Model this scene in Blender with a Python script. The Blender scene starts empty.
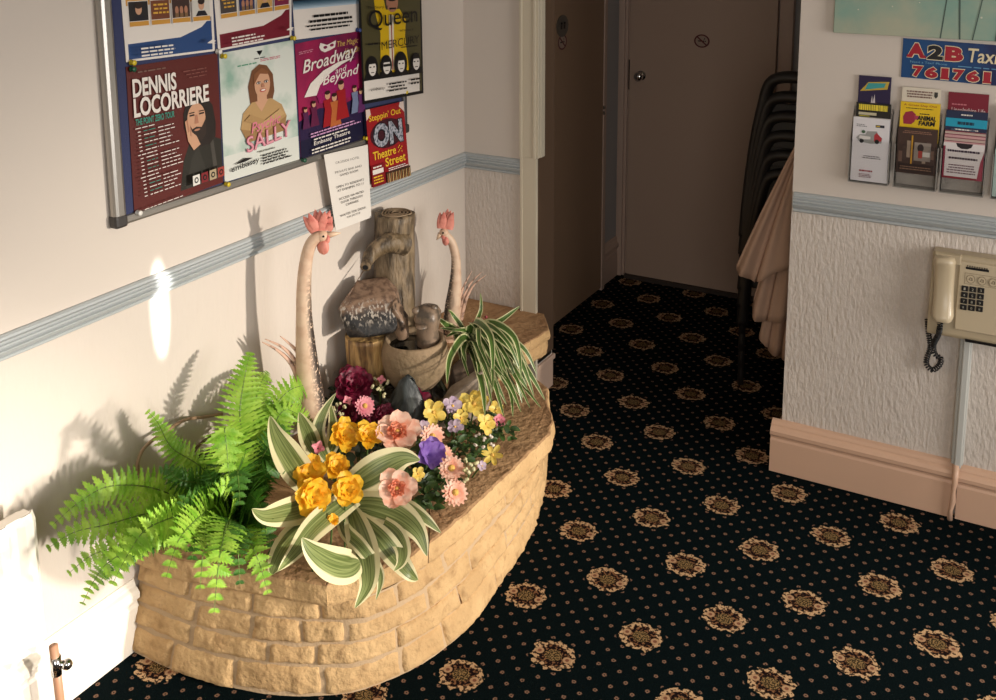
import bpy, math, random
from mathutils import Vector, Matrix, noise
random.seed(7)
V = Vector
# ------------------------------------------------------------------ camera, world, light
W_PX, H_PX = 996, 700
F_PX, CX, CY = 1028.88, 515.90, 87.41
CAM = V((1.85856, -2.25213, 1.7408))
cd = bpy.data.cameras.new('camera'); cam = bpy.data.objects.new('camera', cd)
bpy.context.scene.collection.objects.link(cam); bpy.context.scene.camera = cam
cd.sensor_fit = 'HORIZONTAL'; cd.sensor_width = 36; cd.lens = F_PX*36/W_PX
cd.shift_x = (W_PX/2-CX)/W_PX; cd.shift_y = (CY-H_PX/2)/W_PX
cd.clip_start = .05
cam.location = CAM
cam.rotation_euler = [math.radians(a) for a in (80.05227, 0.10939, 28.75988)]
ROT = cam.rotation_euler.to_matrix()

sc = bpy.context.scene
sc.view_settings.view_transform = 'Standard'; sc.view_settings.look = 'None'
sc.view_settings.gamma = 1; sc.view_settings.use_curve_mapping = False
sc.view_settings.exposure = 0.0
w = bpy.data.worlds.new('world'); sc.world = w; w.use_nodes = True
w.node_tree.nodes['Background'].inputs[0].default_value = (1.0, .88, .76, 1)
w.node_tree.nodes['Background'].inputs[1].default_value = .08

def lamp(name, kind, loc, target, energy, color, **kw):
    l = bpy.data.lights.new(name, kind); l.energy = energy; l.color = color
    for k, v in kw.items(): setattr(l, k, v)
    o = bpy.data.objects.new(name, l); sc.collection.objects.link(o)
    o.location = loc
    o.rotation_euler = (V(target)-V(loc)).to_track_quat('-Z', 'Y').to_euler()
    return o
# low sun from the right as a spot lamp; its glazed door is assumed
lamp('assumed_sunbeam_lamp', 'SPOT', (5.2, .42, 1.22), (0, -.50, .10), 1130, (1.0, .91, .79),
     spot_size=math.radians(34), spot_blend=1.0, shadow_soft_size=.10)
lamp('lower_wall_fill_lamp', 'SPOT', (5.2, -.70, 1.20), (0, -1.52, .16), 1650, (1.0, .91, .79),
     spot_size=math.radians(22), spot_blend=1.0, shadow_soft_size=.10)  # second spot, added to brighten the lower left wall
# narrow squashed spot, added to throw the bright streak on the left wall
sl_ = lamp('added_wall_streak_lamp', 'SPOT', (5.2, .42, 1.22), (0, -.628, .80), 4200, (1.0, .95, .88),
     spot_size=math.radians(2.9), spot_blend=.5, shadow_soft_size=.012)
sl_.scale = (.20, 1, 1)
# daylight area lamps; unseen windows on the right and behind the camera are assumed
lamp('assumed_window_daylight', 'AREA', (4.2, -.85, 1.35), (0, -.1, .8), 54, (1.0, .97, .94),
     shape='RECTANGLE', size=1.7, size_y=1.5)
lamp('assumed_rear_window_daylight', 'AREA', (2.6, -3.6, 1.6), (.9, .6, .9), 36, (1.0, .97, .94),
     shape='RECTANGLE', size=1.6, size_y=1.3)

# ------------------------------------------------------------------ helpers
def ray(px, py): return ROT @ V(((px-CX)/F_PX, -(py-CY)/F_PX, -1))
def at(px, py, ax, val):
    d = ray(px, py); return CAM + d*((val-CAM[ax])/d[ax])
def at_v(O, px, py, depth=0.0):
    """point on the upright plane through O that faces the viewpoint, moved depth metres towards it"""
    O = V(O); n = V((CAM.x-O.x, CAM.y-O.y, 0)).normalized()
    d = ray(px, py); P = CAM + d*((O-CAM).dot(n)/d.dot(n))
    return P + n*depth
def lin(c):
    return tuple((x/255/12.92 if x/255 <= .04045 else ((x/255+.055)/1.055)**2.4) for x in c)

class MB:
    def __init__(s): s.v = []; s.f = []; s.m = []; s.uv = []
    def vert(s, p, uv=(0, 0)): s.v.append(tuple(p)); s.uv.append(uv); return len(s.v)-1
    def face(s, idx, m=0): s.f.append(tuple(idx)); s.m.append(m)
    def poly(s, pts, m=0): s.face([s.vert(p) for p in pts], m)
    def grid(s, rows, m=0, closed=False, uvs=None, mfun=None):
        b = len(s.v); n = len(rows[0])
        for i, r in enumerate(rows):
            for j, p in enumerate(r): s.vert(p, uvs[i][j] if uvs else (j/max(1, n-1), i/max(1, len(rows)-1)))
        for i in range(len(rows)-1):
            for j in range(n if closed else n-1):
                k = (j+1) % n
                s.face((b+i*n+j, b+i*n+k, b+(i+1)*n+k, b+(i+1)*n+j), mfun(i, j) if mfun else m)
        return b
    def box(s, a, b, m=0, bev=0):
        x0, y0, z0 = a; x1, y1, z1 = b
        P = [(x0,y0,z0),(x1,y0,z0),(x1,y1,z0),(x0,y1,z0),(x0,y0,z1),(x1,y0,z1),(x1,y1,z1),(x0,y1,z1)]
        i = [s.vert(p) for p in P]
        for q in ((3,2,1,0),(4,5,6,7),(0,1,5,4),(1,2,6,5),(2,3,7,6),(3,0,4,7)): s.face([i[k] for k in q], m)
    def tube(s, path, rad, n=8, m=0, cap=True, squash=1.0):
        path = [V(p) for p in path]; N = len(path)
        if not hasattr(rad, '__len__'): rad = [rad]*N
        rows = []; ref = None
        for i in range(N):
            t = (path[min(i+1, N-1)]-path[max(i-1, 0)]).normalized()
            if ref is None: ref = V((0, 0, 1)) if abs(t.z) < .9 else V((1, 0, 0))
            x = t.cross(ref)
            if x.length < 1e-6: x = t.orthogonal()
            x.normalize(); y = t.cross(x).normalized(); ref = -y if False else x.cross(t)
            rows.append([path[i]+(x*math.cos(a)+y*math.sin(a)*squash)*rad[i] for a in [2*math.pi*k/n for k in range(n)]])
        b = s.grid(rows, m, closed=True)
        if cap:
            s.face([b+k for k in range(n)][::-1], m); s.face([b+(N-1)*n+k for k in range(n)], m)
    def lathe(s, prof, c, n=24, m=0, fun=None):
        rows = [[V((c[0]+r*math.cos(2*math.pi*k/n), c[1]+r*math.sin(2*math.pi*k/n), c[2]+z)) for k in range(n)] for r, z in prof]
        if fun: rows = [[fun(p) for p in r] for r in rows]
        s.grid(rows, m, closed=True)
    def sphere(s, c, r, n=8, m=0, fun=None):
        c = V(c); r = r if hasattr(r, '__len__') else (r, r, r)
        rows = []
        for i in range(n+1):
            a = math.pi*i/n
            rows.append([c+V((r[0]*math.sin(a)*math.cos(b), r[1]*math.sin(a)*math.sin(b), -r[2]*math.cos(a))) for b in [2*math.pi*k/(n*2) for k in range(n*2)]])
        if fun: rows = [[fun(p) for p in q] for q in rows]
        s.grid(rows, m, closed=True)
    def prism(s, pts, ext, m=0):
        """closed polygon pts swept along vector ext"""
        ext = V(ext); a = [s.vert(p) for p in pts]; b = [s.vert(V(p)+ext) for p in pts]; n = len(pts)
        s.face(a[::-1], m); s.face(b, m)
        for i in range(n): s.face((a[i], a[(i+1) % n], b[(i+1) % n], b[i]), m)
    def build(s, name, mats, parent=None, smooth=False, bevel=0, sub=0, recalc=True):
        me = bpy.data.meshes.new(name); me.from_pydata(s.v, [], s.f)
        mats = mats if isinstance(mats, (list, tuple)) else [mats]
        for mt in mats: me.materials.append(mt)
        me.polygons.foreach_set('material_index', s.m)
        uvl = me.uv_layers.new(name='uv')
        li = [0]*len(me.loops); me.loops.foreach_get('vertex_index', li)
        flat = []
        for k in li: flat.extend(s.uv[k])
        uvl.data.foreach_set('uv', flat)
        if recalc:
            import bmesh
            bm = bmesh.new(); bm.from_mesh(me); bmesh.ops.recalc_face_normals(bm, faces=bm.faces); bm.to_mesh(me); bm.free()
        if smooth: me.polygons.foreach_set('use_smooth', [True]*len(me.polygons))
        o = bpy.data.objects.new(name, me); sc.collection.objects.link(o)
        if bevel:
            b = o.modifiers.new('bevel', 'BEVEL'); b.width = bevel; b.segments = 2; b.limit_method = 'ANGLE'
        if sub:
            b = o.modifiers.new('sub', 'SUBSURF'); b.levels = sub; b.render_levels = sub
        if parent is not None: attach(o, parent)
        return o
def attach(o, parent):
    o.parent = parent
    if parent.type == 'EMPTY': o.matrix_parent_inverse = parent.matrix_basis.inverted()
def thing(name, label, cat, loc, group=None):
    o = bpy.data.objects.new(name, None); sc.collection.objects.link(o); o.location = loc
    o.empty_display_size = .03
    return tag(o, label, cat, group)
def tag(o, label, cat, group=None):
    o['label'] = label; o['category'] = cat
    if group: o['group'] = group
    return o
def struct(o): o['kind'] = 'structure'; return o

# ------------------------------------------------------------------ materials
MATS = {}
def mat(name, rgb=None, rough=.6, metal=0, spec=.5, linear=False, bump=None, vary=None, trans=0, coat=0):
    if name in MATS: return MATS[name]
    m = bpy.data.materials.new(name); m.use_nodes = True; MATS[name] = m
    nt = m.node_tree; b = nt.nodes['Principled BSDF']
    c = rgb if linear else lin(rgb)
    b.inputs['Base Color'].default_value = (*c, 1)
    b.inputs['Roughness'].default_value = rough; b.inputs['Metallic'].default_value = metal
    b.inputs['Specular IOR Level'].default_value = spec
    if coat: b.inputs['Coat Weight'].default_value = coat
    tc = nt.nodes.new('ShaderNodeTexCoord')
    def nz(scale, detail=4, stretch=(1, 1, 1), src='Object'):
        mp = nt.nodes.new('ShaderNodeMapping'); mp.inputs['Scale'].default_value = stretch
        n = nt.nodes.new('ShaderNodeTexNoise'); n.inputs['Scale'].default_value = scale; n.inputs['Detail'].default_value = detail
        nt.links.new(tc.outputs[src], mp.inputs[0]); nt.links.new(mp.outputs[0], n.inputs[0]); return n
    if bump:
        n = nz(bump[0], 4, bump[2] if len(bump) > 2 else (1, 1, 1))
        bp = nt.nodes.new('ShaderNodeBump'); bp.inputs['Strength'].default_value = bump[1]; bp.inputs['Distance'].default_value = bump[3] if len(bump) > 3 else .004
        nt.links.new(n.outputs['Fac'], bp.inputs['Height']); nt.links.new(bp.outputs[0], b.inputs['Normal'])
    if vary:   # (scale, rgb2, lo, hi, stretch)
        n = nz(vary[0], 6, vary[4] if len(vary) > 4 else (1, 1, 1))
        r = nt.nodes.new('ShaderNodeMapRange'); r.inputs[1].default_value = vary[2]; r.inputs[2].default_value = vary[3]
        mx = nt.nodes.new('ShaderNodeMix'); mx.data_type = 'RGBA'
        mx.inputs[6].default_value = (*c, 1); mx.inputs[7].default_value = (*lin(vary[1]), 1)
        nt.links.new(n.outputs['Fac'], r.inputs[0]); nt.links.new(r.outputs[0], mx.inputs[0]); nt.links.new(mx.outputs[2], b.inputs['Base Color'])
    return m
class NG:
    """small node helper for maths on procedural patterns"""
    def __init__(s, m): s.nt = m.node_tree; s.b = s.nt.nodes['Principled BSDF']
    def new(s, t): return s.nt.nodes.new(t)
    def link(s, a, b): s.nt.links.new(a, b)
    def op(s, o, a, b=None, c=None):
        n = s.new('ShaderNodeMath'); n.operation = o
        for i, x in enumerate((a, b, c)):
            if x is None: continue
            if isinstance(x, (int, float)): n.inputs[i].default_value = x
            else: s.link(x, n.inputs[i])
        return n.outputs[0]
    def mix(s, f, a, b):
        n = s.new('ShaderNodeMix'); n.data_type = 'RGBA'
        for k, x in ((0, f), (6, a), (7, b)):
            if isinstance(x, tuple): n.inputs[k].default_value = (*x, 1)
            elif isinstance(x, (int, float)): n.inputs[k].default_value = x
            else: s.link(x, n.inputs[k])
        return n.outputs[2]
    def noise(s, scale, detail=3, vec=None):
        n = s.new('ShaderNodeTexNoise'); n.inputs['Scale'].default_value = scale; n.inputs['Detail'].default_value = detail
        if vec is not None: s.link(vec, n.inputs[0])
        return n.outputs['Fac']
    def step(s, x, lo, hi):
        n = s.new('ShaderNodeMapRange'); n.interpolation_type = 'SMOOTHSTEP'
        n.inputs[1].default_value = lo; n.inputs[2].default_value = hi; s.link(x, n.inputs[0]); return n.outputs[0]

WALL_C = (206, 195, 184)
upper_wall = mat('painted_wall', WALL_C, .75, bump=(60, .08))
relief_wall = mat('relief_wallpaper', WALL_C, .5, bump=(120, 1.0, (1, 1, .34), .007))
fine_relief = mat('fine_relief_wallpaper', WALL_C, .6, bump=(110, .35, (1, 1, .2), .004))
rail_paint = mat('rail_paint', (170, 175, 176), .45)
white_paint = mat('white_gloss', (228, 220, 208), .35)
peach_paint = mat('peach_gloss', (205, 168, 142), .32)
ivory_paint = mat('ivory_trim', (205, 194, 172), .45, bump=(50, .15, (1, 1, .3)))
ceiling_m = mat('ceiling_paint', (225, 215, 200), .9)
door_m = mat('door_paint', (176, 150, 132), .5)
door_brown = mat('door_brown_paint', (146, 118, 94), .5)
frame_m = mat('door_frame_paint', (186, 160, 144), .45)
blue_wall = mat('blue_grey_wall', (164, 160, 158), .7)
chrome = mat('chrome', (200, 200, 200), .12, 1)
dark_metal = mat('dark_metal', (40, 36, 33), .4, .6)
silver = mat('brushed_aluminium', (172, 168, 162), .35, .85)

def carpet_material():
    m = mat('patterned_carpet', (14, 28, 30), 1.0, spec=.04); g = NG(m)
    U = .158
    tc = g.new('ShaderNodeTexCoord'); sx = g.new('ShaderNodeSeparateXYZ'); g.link(tc.outputs['Object'], sx.inputs[0])
    x = g.op('SUBTRACT', sx.outputs[0], .893); y = sx.outputs[1]
    i = g.op('MULTIPLY', g.op('ADD', x, y), 1/(2*U)); j = g.op('MULTIPLY', g.op('SUBTRACT', x, y), 1/(2*U))
    def near(a, n, off=0.0):
        a2 = g.op('ADD', g.op('MULTIPLY', a, n), off); return g.op('SUBTRACT', a2, g.op('ROUND', a2))
    di = near(i, 1); dj = near(j, 1)
    dx = g.op('MULTIPLY', g.op('ADD', di, dj), U); dy = g.op('MULTIPLY', g.op('SUBTRACT', di, dj), U)
    nz = g.noise(55, 3, tc.outputs['Object'])
    nf = g.noise(260, 2, tc.outputs['Object'])
    dyy = g.op('MULTIPLY', dy, 1.12)
    r = g.op('SQRT', g.op('ADD', g.op('POWER', dx, 2), g.op('POWER', dyy, 2)))
    th = g.op('ARCTAN2', dyy, dx)
    scal = g.op('MULTIPLY', g.op('COSINE', g.op('MULTIPLY', th, 10)), .0022)
    rr = g.op('ADD', g.op('ADD', r, scal), g.op('MULTIPLY', g.op('SUBTRACT', nz, .5), .034))
    ng_ = g.noise(130, 2, tc.outputs['Object'])
    ring = g.op('MULTIPLY', g.step(rr, .039, .0405), g.op('SUBTRACT', 1, g.step(rr, .0515, .054)))
    gap = g.step(g.op('ADD', g.op('MULTIPLY', g.op('SINE', g.op('MULTIPLY', th, 16)), .7), g.op('MULTIPLY', g.op('SUBTRACT', ng_, .5), 12)), -.75, -.15)
    ring = g.op('MULTIPLY', ring, g.op('ADD', .08, g.op('MULTIPLY', gap, .92)))
    body = g.op('SUBTRACT', 1, g.step(rr, .051, .054))
    ax = g.op('SUBTRACT', g.op('ABSOLUTE', dx), .036)
    ros_r = g.op('SQRT', g.op('ADD', g.op('POWER', ax, 2), g.op('POWER', dy, 2)))
    ros = g.op('SUBTRACT', 1, g.step(ros_r, .0095, .0115))
    ros_in = g.op('SUBTRACT', 1, g.step(ros_r, .004, .0055))
    cen = g.op('SUBTRACT', 1, g.step(r, .019, .023))
    # small sprigs between the medallions
    k = 6
    ei = near(i, k, .5); ej = near(j, k, .5)
    ex = g.op('MULTIPLY', g.op('ADD', ei, ej), U/k); ey = g.op('MULTIPLY', g.op('SUBTRACT', ei, ej), U/k)
    er = g.op('SQRT', g.op('ADD', g.op('POWER', ex, 2), g.op('POWER', ey, 2)))
    dot = g.op('SUBTRACT', 1, g.step(g.op('ADD', er, g.op('MULTIPLY', g.op('SUBTRACT', nf, .5), .006)), .0042, .0062))
    dot_in = g.op('MULTIPLY', dot, g.step(er, .0008, .0026))
    far = g.step(r, .060, .064)
    base = g.mix(g.op('MULTIPLY', g.step(nf, .3, .8), .6), lin((4, 12, 14)), lin((9, 23, 25)))
    col = g.mix(g.op('MULTIPLY', dot_in, far), base, lin((120, 92, 76)))
    inner = g.mix(g.step(ng_, .52, .58), lin((26, 16, 15)), lin((120, 84, 58)))
    col = g.mix(body, col, inner)
    col = g.mix(cen, col, g.mix(g.step(nf, .48, .56), lin((48, 40, 26)), lin((140, 112, 74))))
    col = g.mix(ring, col, lin((184, 150, 114)))
    col = g.mix(ros, col, lin((166, 132, 100))); col = g.mix(ros_in, col, lin((116, 76, 58)))
    g.link(col, g.b.inputs['Base Color'])
    bp = g.new('ShaderNodeBump'); bp.inputs['Strength'].default_value = .5; bp.inputs['Distance'].default_value = .003
    g.link(g.noise(420, 2, tc.outputs['Object']), bp.inputs['Height']); g.link(bp.outputs[0], g.b.inputs['Normal'])
    return m
carpet = carpet_material()

def stone_material(name, c1, c2, c3, bump=.7):
    m = mat(name, c1, .85, spec=.25); g = NG(m)
    tc = g.new('ShaderNodeTexCoord'); o = tc.outputs['Object']
    n1 = g.noise(9, 5, o); n2 = g.noise(70, 5, o); n3 = g.noise(26, 6, o)
    col = g.mix(g.step(n1, .35, .68), lin(c1), lin(c2))
    col = g.mix(g.op('MULTIPLY', g.step(n3, .55, .72), .55), col, lin(c3))
    col = g.mix(g.op('MULTIPLY', g.step(n2, .60, .75), .35), col, lin(c3))
    g.link(col, g.b.inputs['Base Color'])
    bp = g.new('ShaderNodeBump'); bp.inputs['Strength'].default_value = bump; bp.inputs['Distance'].default_value = .006
    g.link(g.op('ADD', n2, g.op('MULTIPLY', n3, 1.4)), bp.inputs['Height']); g.link(bp.outputs[0], g.b.inputs['Normal'])
    return m
sandstone = stone_material('sandstone', (200, 166, 120), (184, 150, 106), (144, 112, 76), .9)
capstone_m = stone_material('capstone', (176, 140, 102), (156, 120, 86), (122, 92, 64), 1.0)  # browner sandstone; darkness of the tops under grazing light is in the colour
mortar_m = mat('mortar', (180, 154, 122), .95, bump=(120, .5))

# ------------------------------------------------------------------ room shell
XR = 1.150          # left end of the right-hand wall
YW = .755           # face of the cross walls
def quad_struct(name, pts, m, thick=None):
    b = MB(); b.prism([V(p) for p in pts], thick); return struct(b.build(name, m))
quad_struct('floor', [(-.15, -4, 0), (5.5, -4, 0), (5.5, 2.3, 0), (-.15, 2.3, 0)], carpet, (0, 0, -.05))
quad_struct('ceiling', [(-.15, -4, 2.35), (5.5, -4, 2.35), (5.5, 2.3, 2.35), (-.15, 2.3, 2.35)], ceiling_m, (0, 0, .05))
def wall_two(name, a, b_, back, lower_m, split=.86):
    """wall from ground point a to b_, thickness vector back; lower part papered, upper painted"""
    mb = MB(); a = V((*a, 0)); b_ = V((*b_, 0)); back = V((*back, 0))
    for z0, z1, mi in ((0, split, 1), (split, 2.35, 0)):
        z0v, z1v = V((0, 0, z0)), V((0, 0, z1))
        mb.prism([a+z0v, b_+z0v, b_+z1v, a+z1v], back, mi)
    return struct(mb.build(name, [upper_wall, lower_m]))
wall_two('wall_left', (0, -4), (0, .755), (-.12, 0), fine_relief)
wall_two('wall_back', (-.12, YW), (.262, YW), (0, .17), relief_wall)
wall_two('wall_right', (XR, YW), (2.45, YW), (0, .12), relief_wall)
b = MB(); b.prism([V((0, .925, 0)), V((0, 2.15, 0)), V((0, 2.15, 2.35)), V((0, .925, 2.35))], (-.12, 0, 0))
struct(b.build('wall_corridor_left', blue_wall))
b = MB(); b.prism([V((-.12, 2.15, 0)), V((1.7, 2.15, 0)), V((1.7, 2.15, 2.35)), V((-.12, 2.15, 2.35))], (0, .12, 0))
struct(b.build('wall_corridor_back', blue_wall))
b = MB(); b.prism([V((1.55, .875, 0)), V((1.55, 2.15, 0)), V((1.55, 2.15, 2.35)), V((1.55, .875, 2.35))], (.12, 0, 0))
struct(b.build('wall_corridor_right', blue_wall))

def extrude_profile(name, prof, path, m, closed_ends=True, kind=True, parent=None):
    """prof: (out, z) points; path: list of (x, y, nx, ny) stations with outward normal"""
    mb = MB(); rows = []
    for x, y, nx, ny in path: rows.append([V((x+nx*o, y+ny*o, z)) for o, z in prof])
    bi = mb.grid(rows); n = len(prof)
    mb.face([bi+k for k in range(n)]); mb.face([bi+(len(rows)-1)*n+k for k in range(n)][::-1])
    o = mb.build(name, m, parent)
    return struct(o) if kind else o
def rail_prof(z0, z1):
    h = z1-z0
    return [(0, z0), (.006, z0), (.010, z0+.06*h), (.010, z0+.14*h), (.007, z0+.17*h), (.013, z0+.25*h), (.020, z0+.42*h), (.020, z0+.46*h), (.014, z0+.50*h), (.018, z0+.58*h), (.018, z0+.66*h), (.014, z0+.69*h),
            (.016, z0+.74*h), (.016, z0+.80*h), (.011, z0+.83*h), (.011, z0+.93*h), (.006, z1), (0, z1)]
extrude_profile('trim_1', rail_prof(.838, .892), [(0, -4, 1, 0), (0, .745, 1, 0)], rail_paint)
extrude_profile('trim_2', rail_prof(.836, .892), [(.0, YW, 0, -1), (.231, YW, 0, -1)], rail_paint)
extrude_profile('trim_3', rail_prof(.842, .902), [(XR+.006, YW, 0, -1), (2.45, YW, 0, -1)], rail_paint)
def base_prof(h, t):
    return [(0, 0), (t, 0), (t, .62*h), (t-.004, .66*h), (t-.003, .70*h), (t+.006, .75*h), (t+.007, .82*h), (t+.001, .87*h), (t-.006, .90*h), (t-.007, .93*h), (t-.012, .97*h), (.004, h), (0, h)]
extrude_profile('baseboard_left', base_prof(.176, .014), [(0, -4, 1, 0), (0, -.76, 1, 0)], white_paint)
extrude_profile('baseboard_right', base_prof(.168, .024), [(XR-.028, YW, 0, -1), (1.655, YW, 0, -1)], peach_paint)
extrude_profile('baseboard_far_right', base_prof(.160, .024), [(1.662, YW, 0, -1), (2.45, YW, 0, -1)], peach_paint)
extrude_profile('baseboard_corridor', base_prof(.19, .016), [(0, 1.915, 1, 0), (0, 2.14, 1, 0)], frame_m)
b = MB(); b.box((.12, .79, 0), (.266, .93, .105)); b.box((.12, .785, .105), (.272, .936, .125)); b.box((.12, .80, .125), (.262, .925, .145))
struct(b.build('baseboard_back', mat('pinkish_gloss', (222, 190, 168), .4), bevel=.004))
b = MB(); b.box((.261, .787, .145), (.267, .926, 2.3)); struct(b.build('trim_8', mat('jamb_brown', (100, 78, 60), .6)))
# architrave on the end of the short back wall, its lower part is cut back
b = MB()
b.box((.231, YW-.016, .905), (.301, YW+.0, 2.3)); b.box((.231, YW-.022, .905), (.241, YW-.015, 2.3)); b.box((.283, YW-.022, .905), (.292, YW-.015, 2.3))
b.box((.291, YW, .905), (.303, YW+.03, 2.3))
b.box((.233, YW-.014, 0), (.292, YW, .905)); b.box((.231, YW-.018, 0), (.240, YW-.013, .905))
struct(b.build('trim_4', ivory_paint, bevel=.0015))
# filler strip in the angle behind the right wall's baseboard, left return
b = MB(); b.box((XR-.028, YW-.005, 0), (XR, YW+.12, .125)); struct(b.build('baseboard_return', peach_paint, bevel=.004))

# corridor doors
def door_set():
    b = MB(); b.box((.002, .95, .012), (.03, 1.884, 2.05)); d = struct(b.build('door_1', door_brown, bevel=.002))
    b = MB(); b.box((.0, 1.886, 0), (.034, 1.915, 2.1)); struct(b.build('trim_5', frame_m, d, bevel=.002))
    b = MB()
    for z in (.86, .835, 1.86): b.tube([(.036, 1.884, z-.008), (.036, 1.884, z+.008)], .006, 8)
    b.build('hinge', chrome, d)
    b = MB(); b.box((.062, 2.105, .015), (.735, 2.135, 2.05)); d2 = struct(b.build('door_2', door_m, bevel=.002))
    b = MB()
    b.box((-.0, 2.12, 0), (.046, 2.15, 2.1)); b.box((.012, 2.108, 0), (.034, 2.121, 2.1)); b.box((.046, 2.128, 0), (.060, 2.15, 2.1))
    b.box((.737, 2.128, 0), (.748, 2.15, 2.1)); b.box((.748, 2.115, 0), (.80, 2.15, 2.1))
    struct(b.build('trim_6', frame_m, d2, bevel=.002))
    b = MB(); b.box((.06, 2.085, 0), (.74, 2.15, .018)); struct(b.build('trim_7', mat('threshold_wood', (58, 46, 38), .7), d2))
    kb = MB(); c = at(641, 76, 1, 2.09)
    kb.tube([(c.x-.004, 2.106, c.z), (c.x-.004, 2.10, c.z)], .022, 16)
    kb.tube([(c.x-.004, 2.10, c.z), (c.x-.002, 2.075, c.z)], .009, 12)
    kb.tube([(c.x-.002, 2.08, c.z), (c.x-.002, 2.072, c.z), (c.x-.002, 2.058, c.z), (c.x-.002, 2.05, c.z)], [.012, .021, .021, .010], 16)
    k = kb.build('door_knob', chrome, d2, smooth=True); k['label'] = 'round chrome door knob'
    kb = MB(); kb.box((.0605, 2.10, c.z-.07), (.064, 2.106, c.z+.07)); kb.build('latch_plate', dark_metal, d2)
door_set()

def sign_disc(name, label, cat, c, ex, ez, n, r, ryr, ring, fill, bar=True):
    c = V(c); ex, ez, n = V(ex), V(ez), V(n)
    def circ(rad, h, k=32): return [c+n*h+ex*rad*math.cos(2*math.pi*i/k)+ez*rad*ryr*math.sin(2*math.pi*i/k) for i in range(k)]
    root = thing(name, label, cat, c)
    b = MB(); b.prism(circ(r, .0005), n*.001, 0); b.build('disc', fill, root)
    b = MB(); o1, o2 = circ(r, .0022), circ(r*.80, .0022)
    b.grid([o1, o2], closed=True)
    d1 = (ex*.70-ez*.70*ryr)*r*.9; s = (ex*.7+ez*.7*ryr)*r*.10; h = n*.0022
    b.poly([c-d1*1-s+h, c+d1-s+h, c+d1+s+h, c-d1+s+h]) if bar else None
    b.build('red_ring', ring, root)
    b = MB(); h = n*.0019
    b.poly([c-ex*r*.5+ez*r*.06+h, c+ex*r*.3+ez*r*.06+h, c+ex*r*.3-ez*r*.08+h, c-ex*r*.5-ez*r*.08+h])
    b.poly([c+ex*r*.36+ez*r*.06+h, c+ex*r*.5+ez*r*.06+h, c+ex*r*.5-ez*r*.08+h, c+ex*r*.36-ez*r*.08+h])
    b.poly([c+ex*r*.3+ez*r*.12+h, c+ex*r*.4+ez*r*.4+h, c+ex*r*.3+ez*r*.4+h, c+ex*r*.22+ez*r*.12+h])
    b.build('cigarette_symbol', mat('sign_black', (22, 18, 18), .5), root)
    return root
ringm = mat('sign_maroon', (92, 30, 34), .5); discm = mat('sign_disc_buff', (160, 138, 122), .5)
sign_disc('no_smoking_sign', 'round no smoking sticker on the far corridor door', 'sign', at(702, 41, 1, 2.105), (1, 0, 0), (0, 0, 1), (0, -1, 0), .036, .83, ringm, discm)
sign_disc('no_smoking_sign', 'small no smoking sticker below grey disc on the brown left door', 'sign', at(562, 42, 0, .031), (0, 1, 0), (0, 0, 1), (1, 0, 0), .040, .80, ringm, discm)
c = at(562, 26, 0, .03); root = thing('door_sign', 'grey metal disc sign on the brown left door', 'sign', c)
b = MB(); b.tube([(.030, c.y, c.z), (.034, c.y, c.z)], .052, 32, squash=.85); b.build('disc', mat('grey_disc', (96, 90, 82), .4, .4), root)
b = MB()
for s in (-1, 1):
    b.box((.0345, c.y+s*.014-.006, c.z-.012), (.0355, c.y+s*.014+.006, c.z+.006)); b.sphere((.035, c.y+s*.014, c.z+.012), .005, 6)
b.build('figure_symbols', dark_metal, root)
# little dark ring with its white pull string at the edge of the opening
c = V((.279, .800, 1.085)); root = thing('cord_pull', 'dark ring on white pull string by opening edge', 'cord', c)
b = MB(); b.tube([c+V((0, .012*math.cos(a), .016*math.sin(a))) for a in [k*math.pi/8 for k in range(17)]], .005, 8); b.build('pull_ring', dark_metal, root, smooth=True)
b = MB(); b.tube([(.270, .795, 1.24), c+V((0, 0, .016))], .002, 6); b.build('string', mat('string_white', (220, 215, 205), .8), root)
b = MB(); b.box((.26, .79, 1.235), (.273, .80, 1.245)); b.build('hook', dark_metal, root)

# conduit on right wall
b = MB(); b.box((1.640, YW-.022, .165), (1.672, YW, .60)); b.box((1.650, YW-.032, .16), (1.668, YW-.020, .60))
tag(b.build('cable_trunking', mat('trunking_paint', (186, 186, 180), .5), bevel=.003), 'pale blue painted cable trunking running down below the phone', 'trunking')
b = MB()
pts = [(1.656, YW-.028, .168), (1.656, YW-.040, .12), (1.654, YW-.037, .09), (1.655, YW-.040, .06), (1.650, YW-.037, .03), (1.650, YW-.036, .0)]
b.tube(pts, [.009, .008, .006, .008, .006, .008], 8)
tag(b.build('painted_cable', peach_paint, smooth=True), 'peach painted cable crossing the baseboard below the trunking', 'cable')

# ------------------------------------------------------------------ radiator and pipe at far left
root = thing('radiator', 'white panel radiator at the far left of the wall', 'radiator', (.09, -1.6, .2))
b = MB(); y1 = -1.066; b.box((.055, -2.2, .25), (.075, y1, .54)); b.build('back_panel', white_paint, root, bevel=.006)
b = MB(); rows = []
ys = []; y = -2.2
while y < y1-.03: ys += [(y, .094), (y+.012, .104), (y+.030, .104), (y+.042, .094)]; y += .055
ys = [(-2.2, .085), *ys, (y1-.012, .094), (y1, .085)]
for yy, xx in ys: rows.append([V((xx-.008, yy, .245)), V((xx, yy, .262)), V((xx, yy, .528)), V((xx-.008, yy, .545))])
b.grid(rows); b.box((.07, -2.2, .245), (.092, y1, .262)); b.box((.07, -2.2, .53), (.092, y1, .545)); b.build('front_panel', white_paint, root)
b = MB(); b.box((0, -1.3, .45), (.055, -1.27, .5)); b.build('bracket', white_paint, root)
root = thing('radiator_pipe', 'brown pipe with chrome valve below the radiator corner', 'pipe', (.09, -1.05, 0))
pc = at(56, 665, 0, .09)
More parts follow.
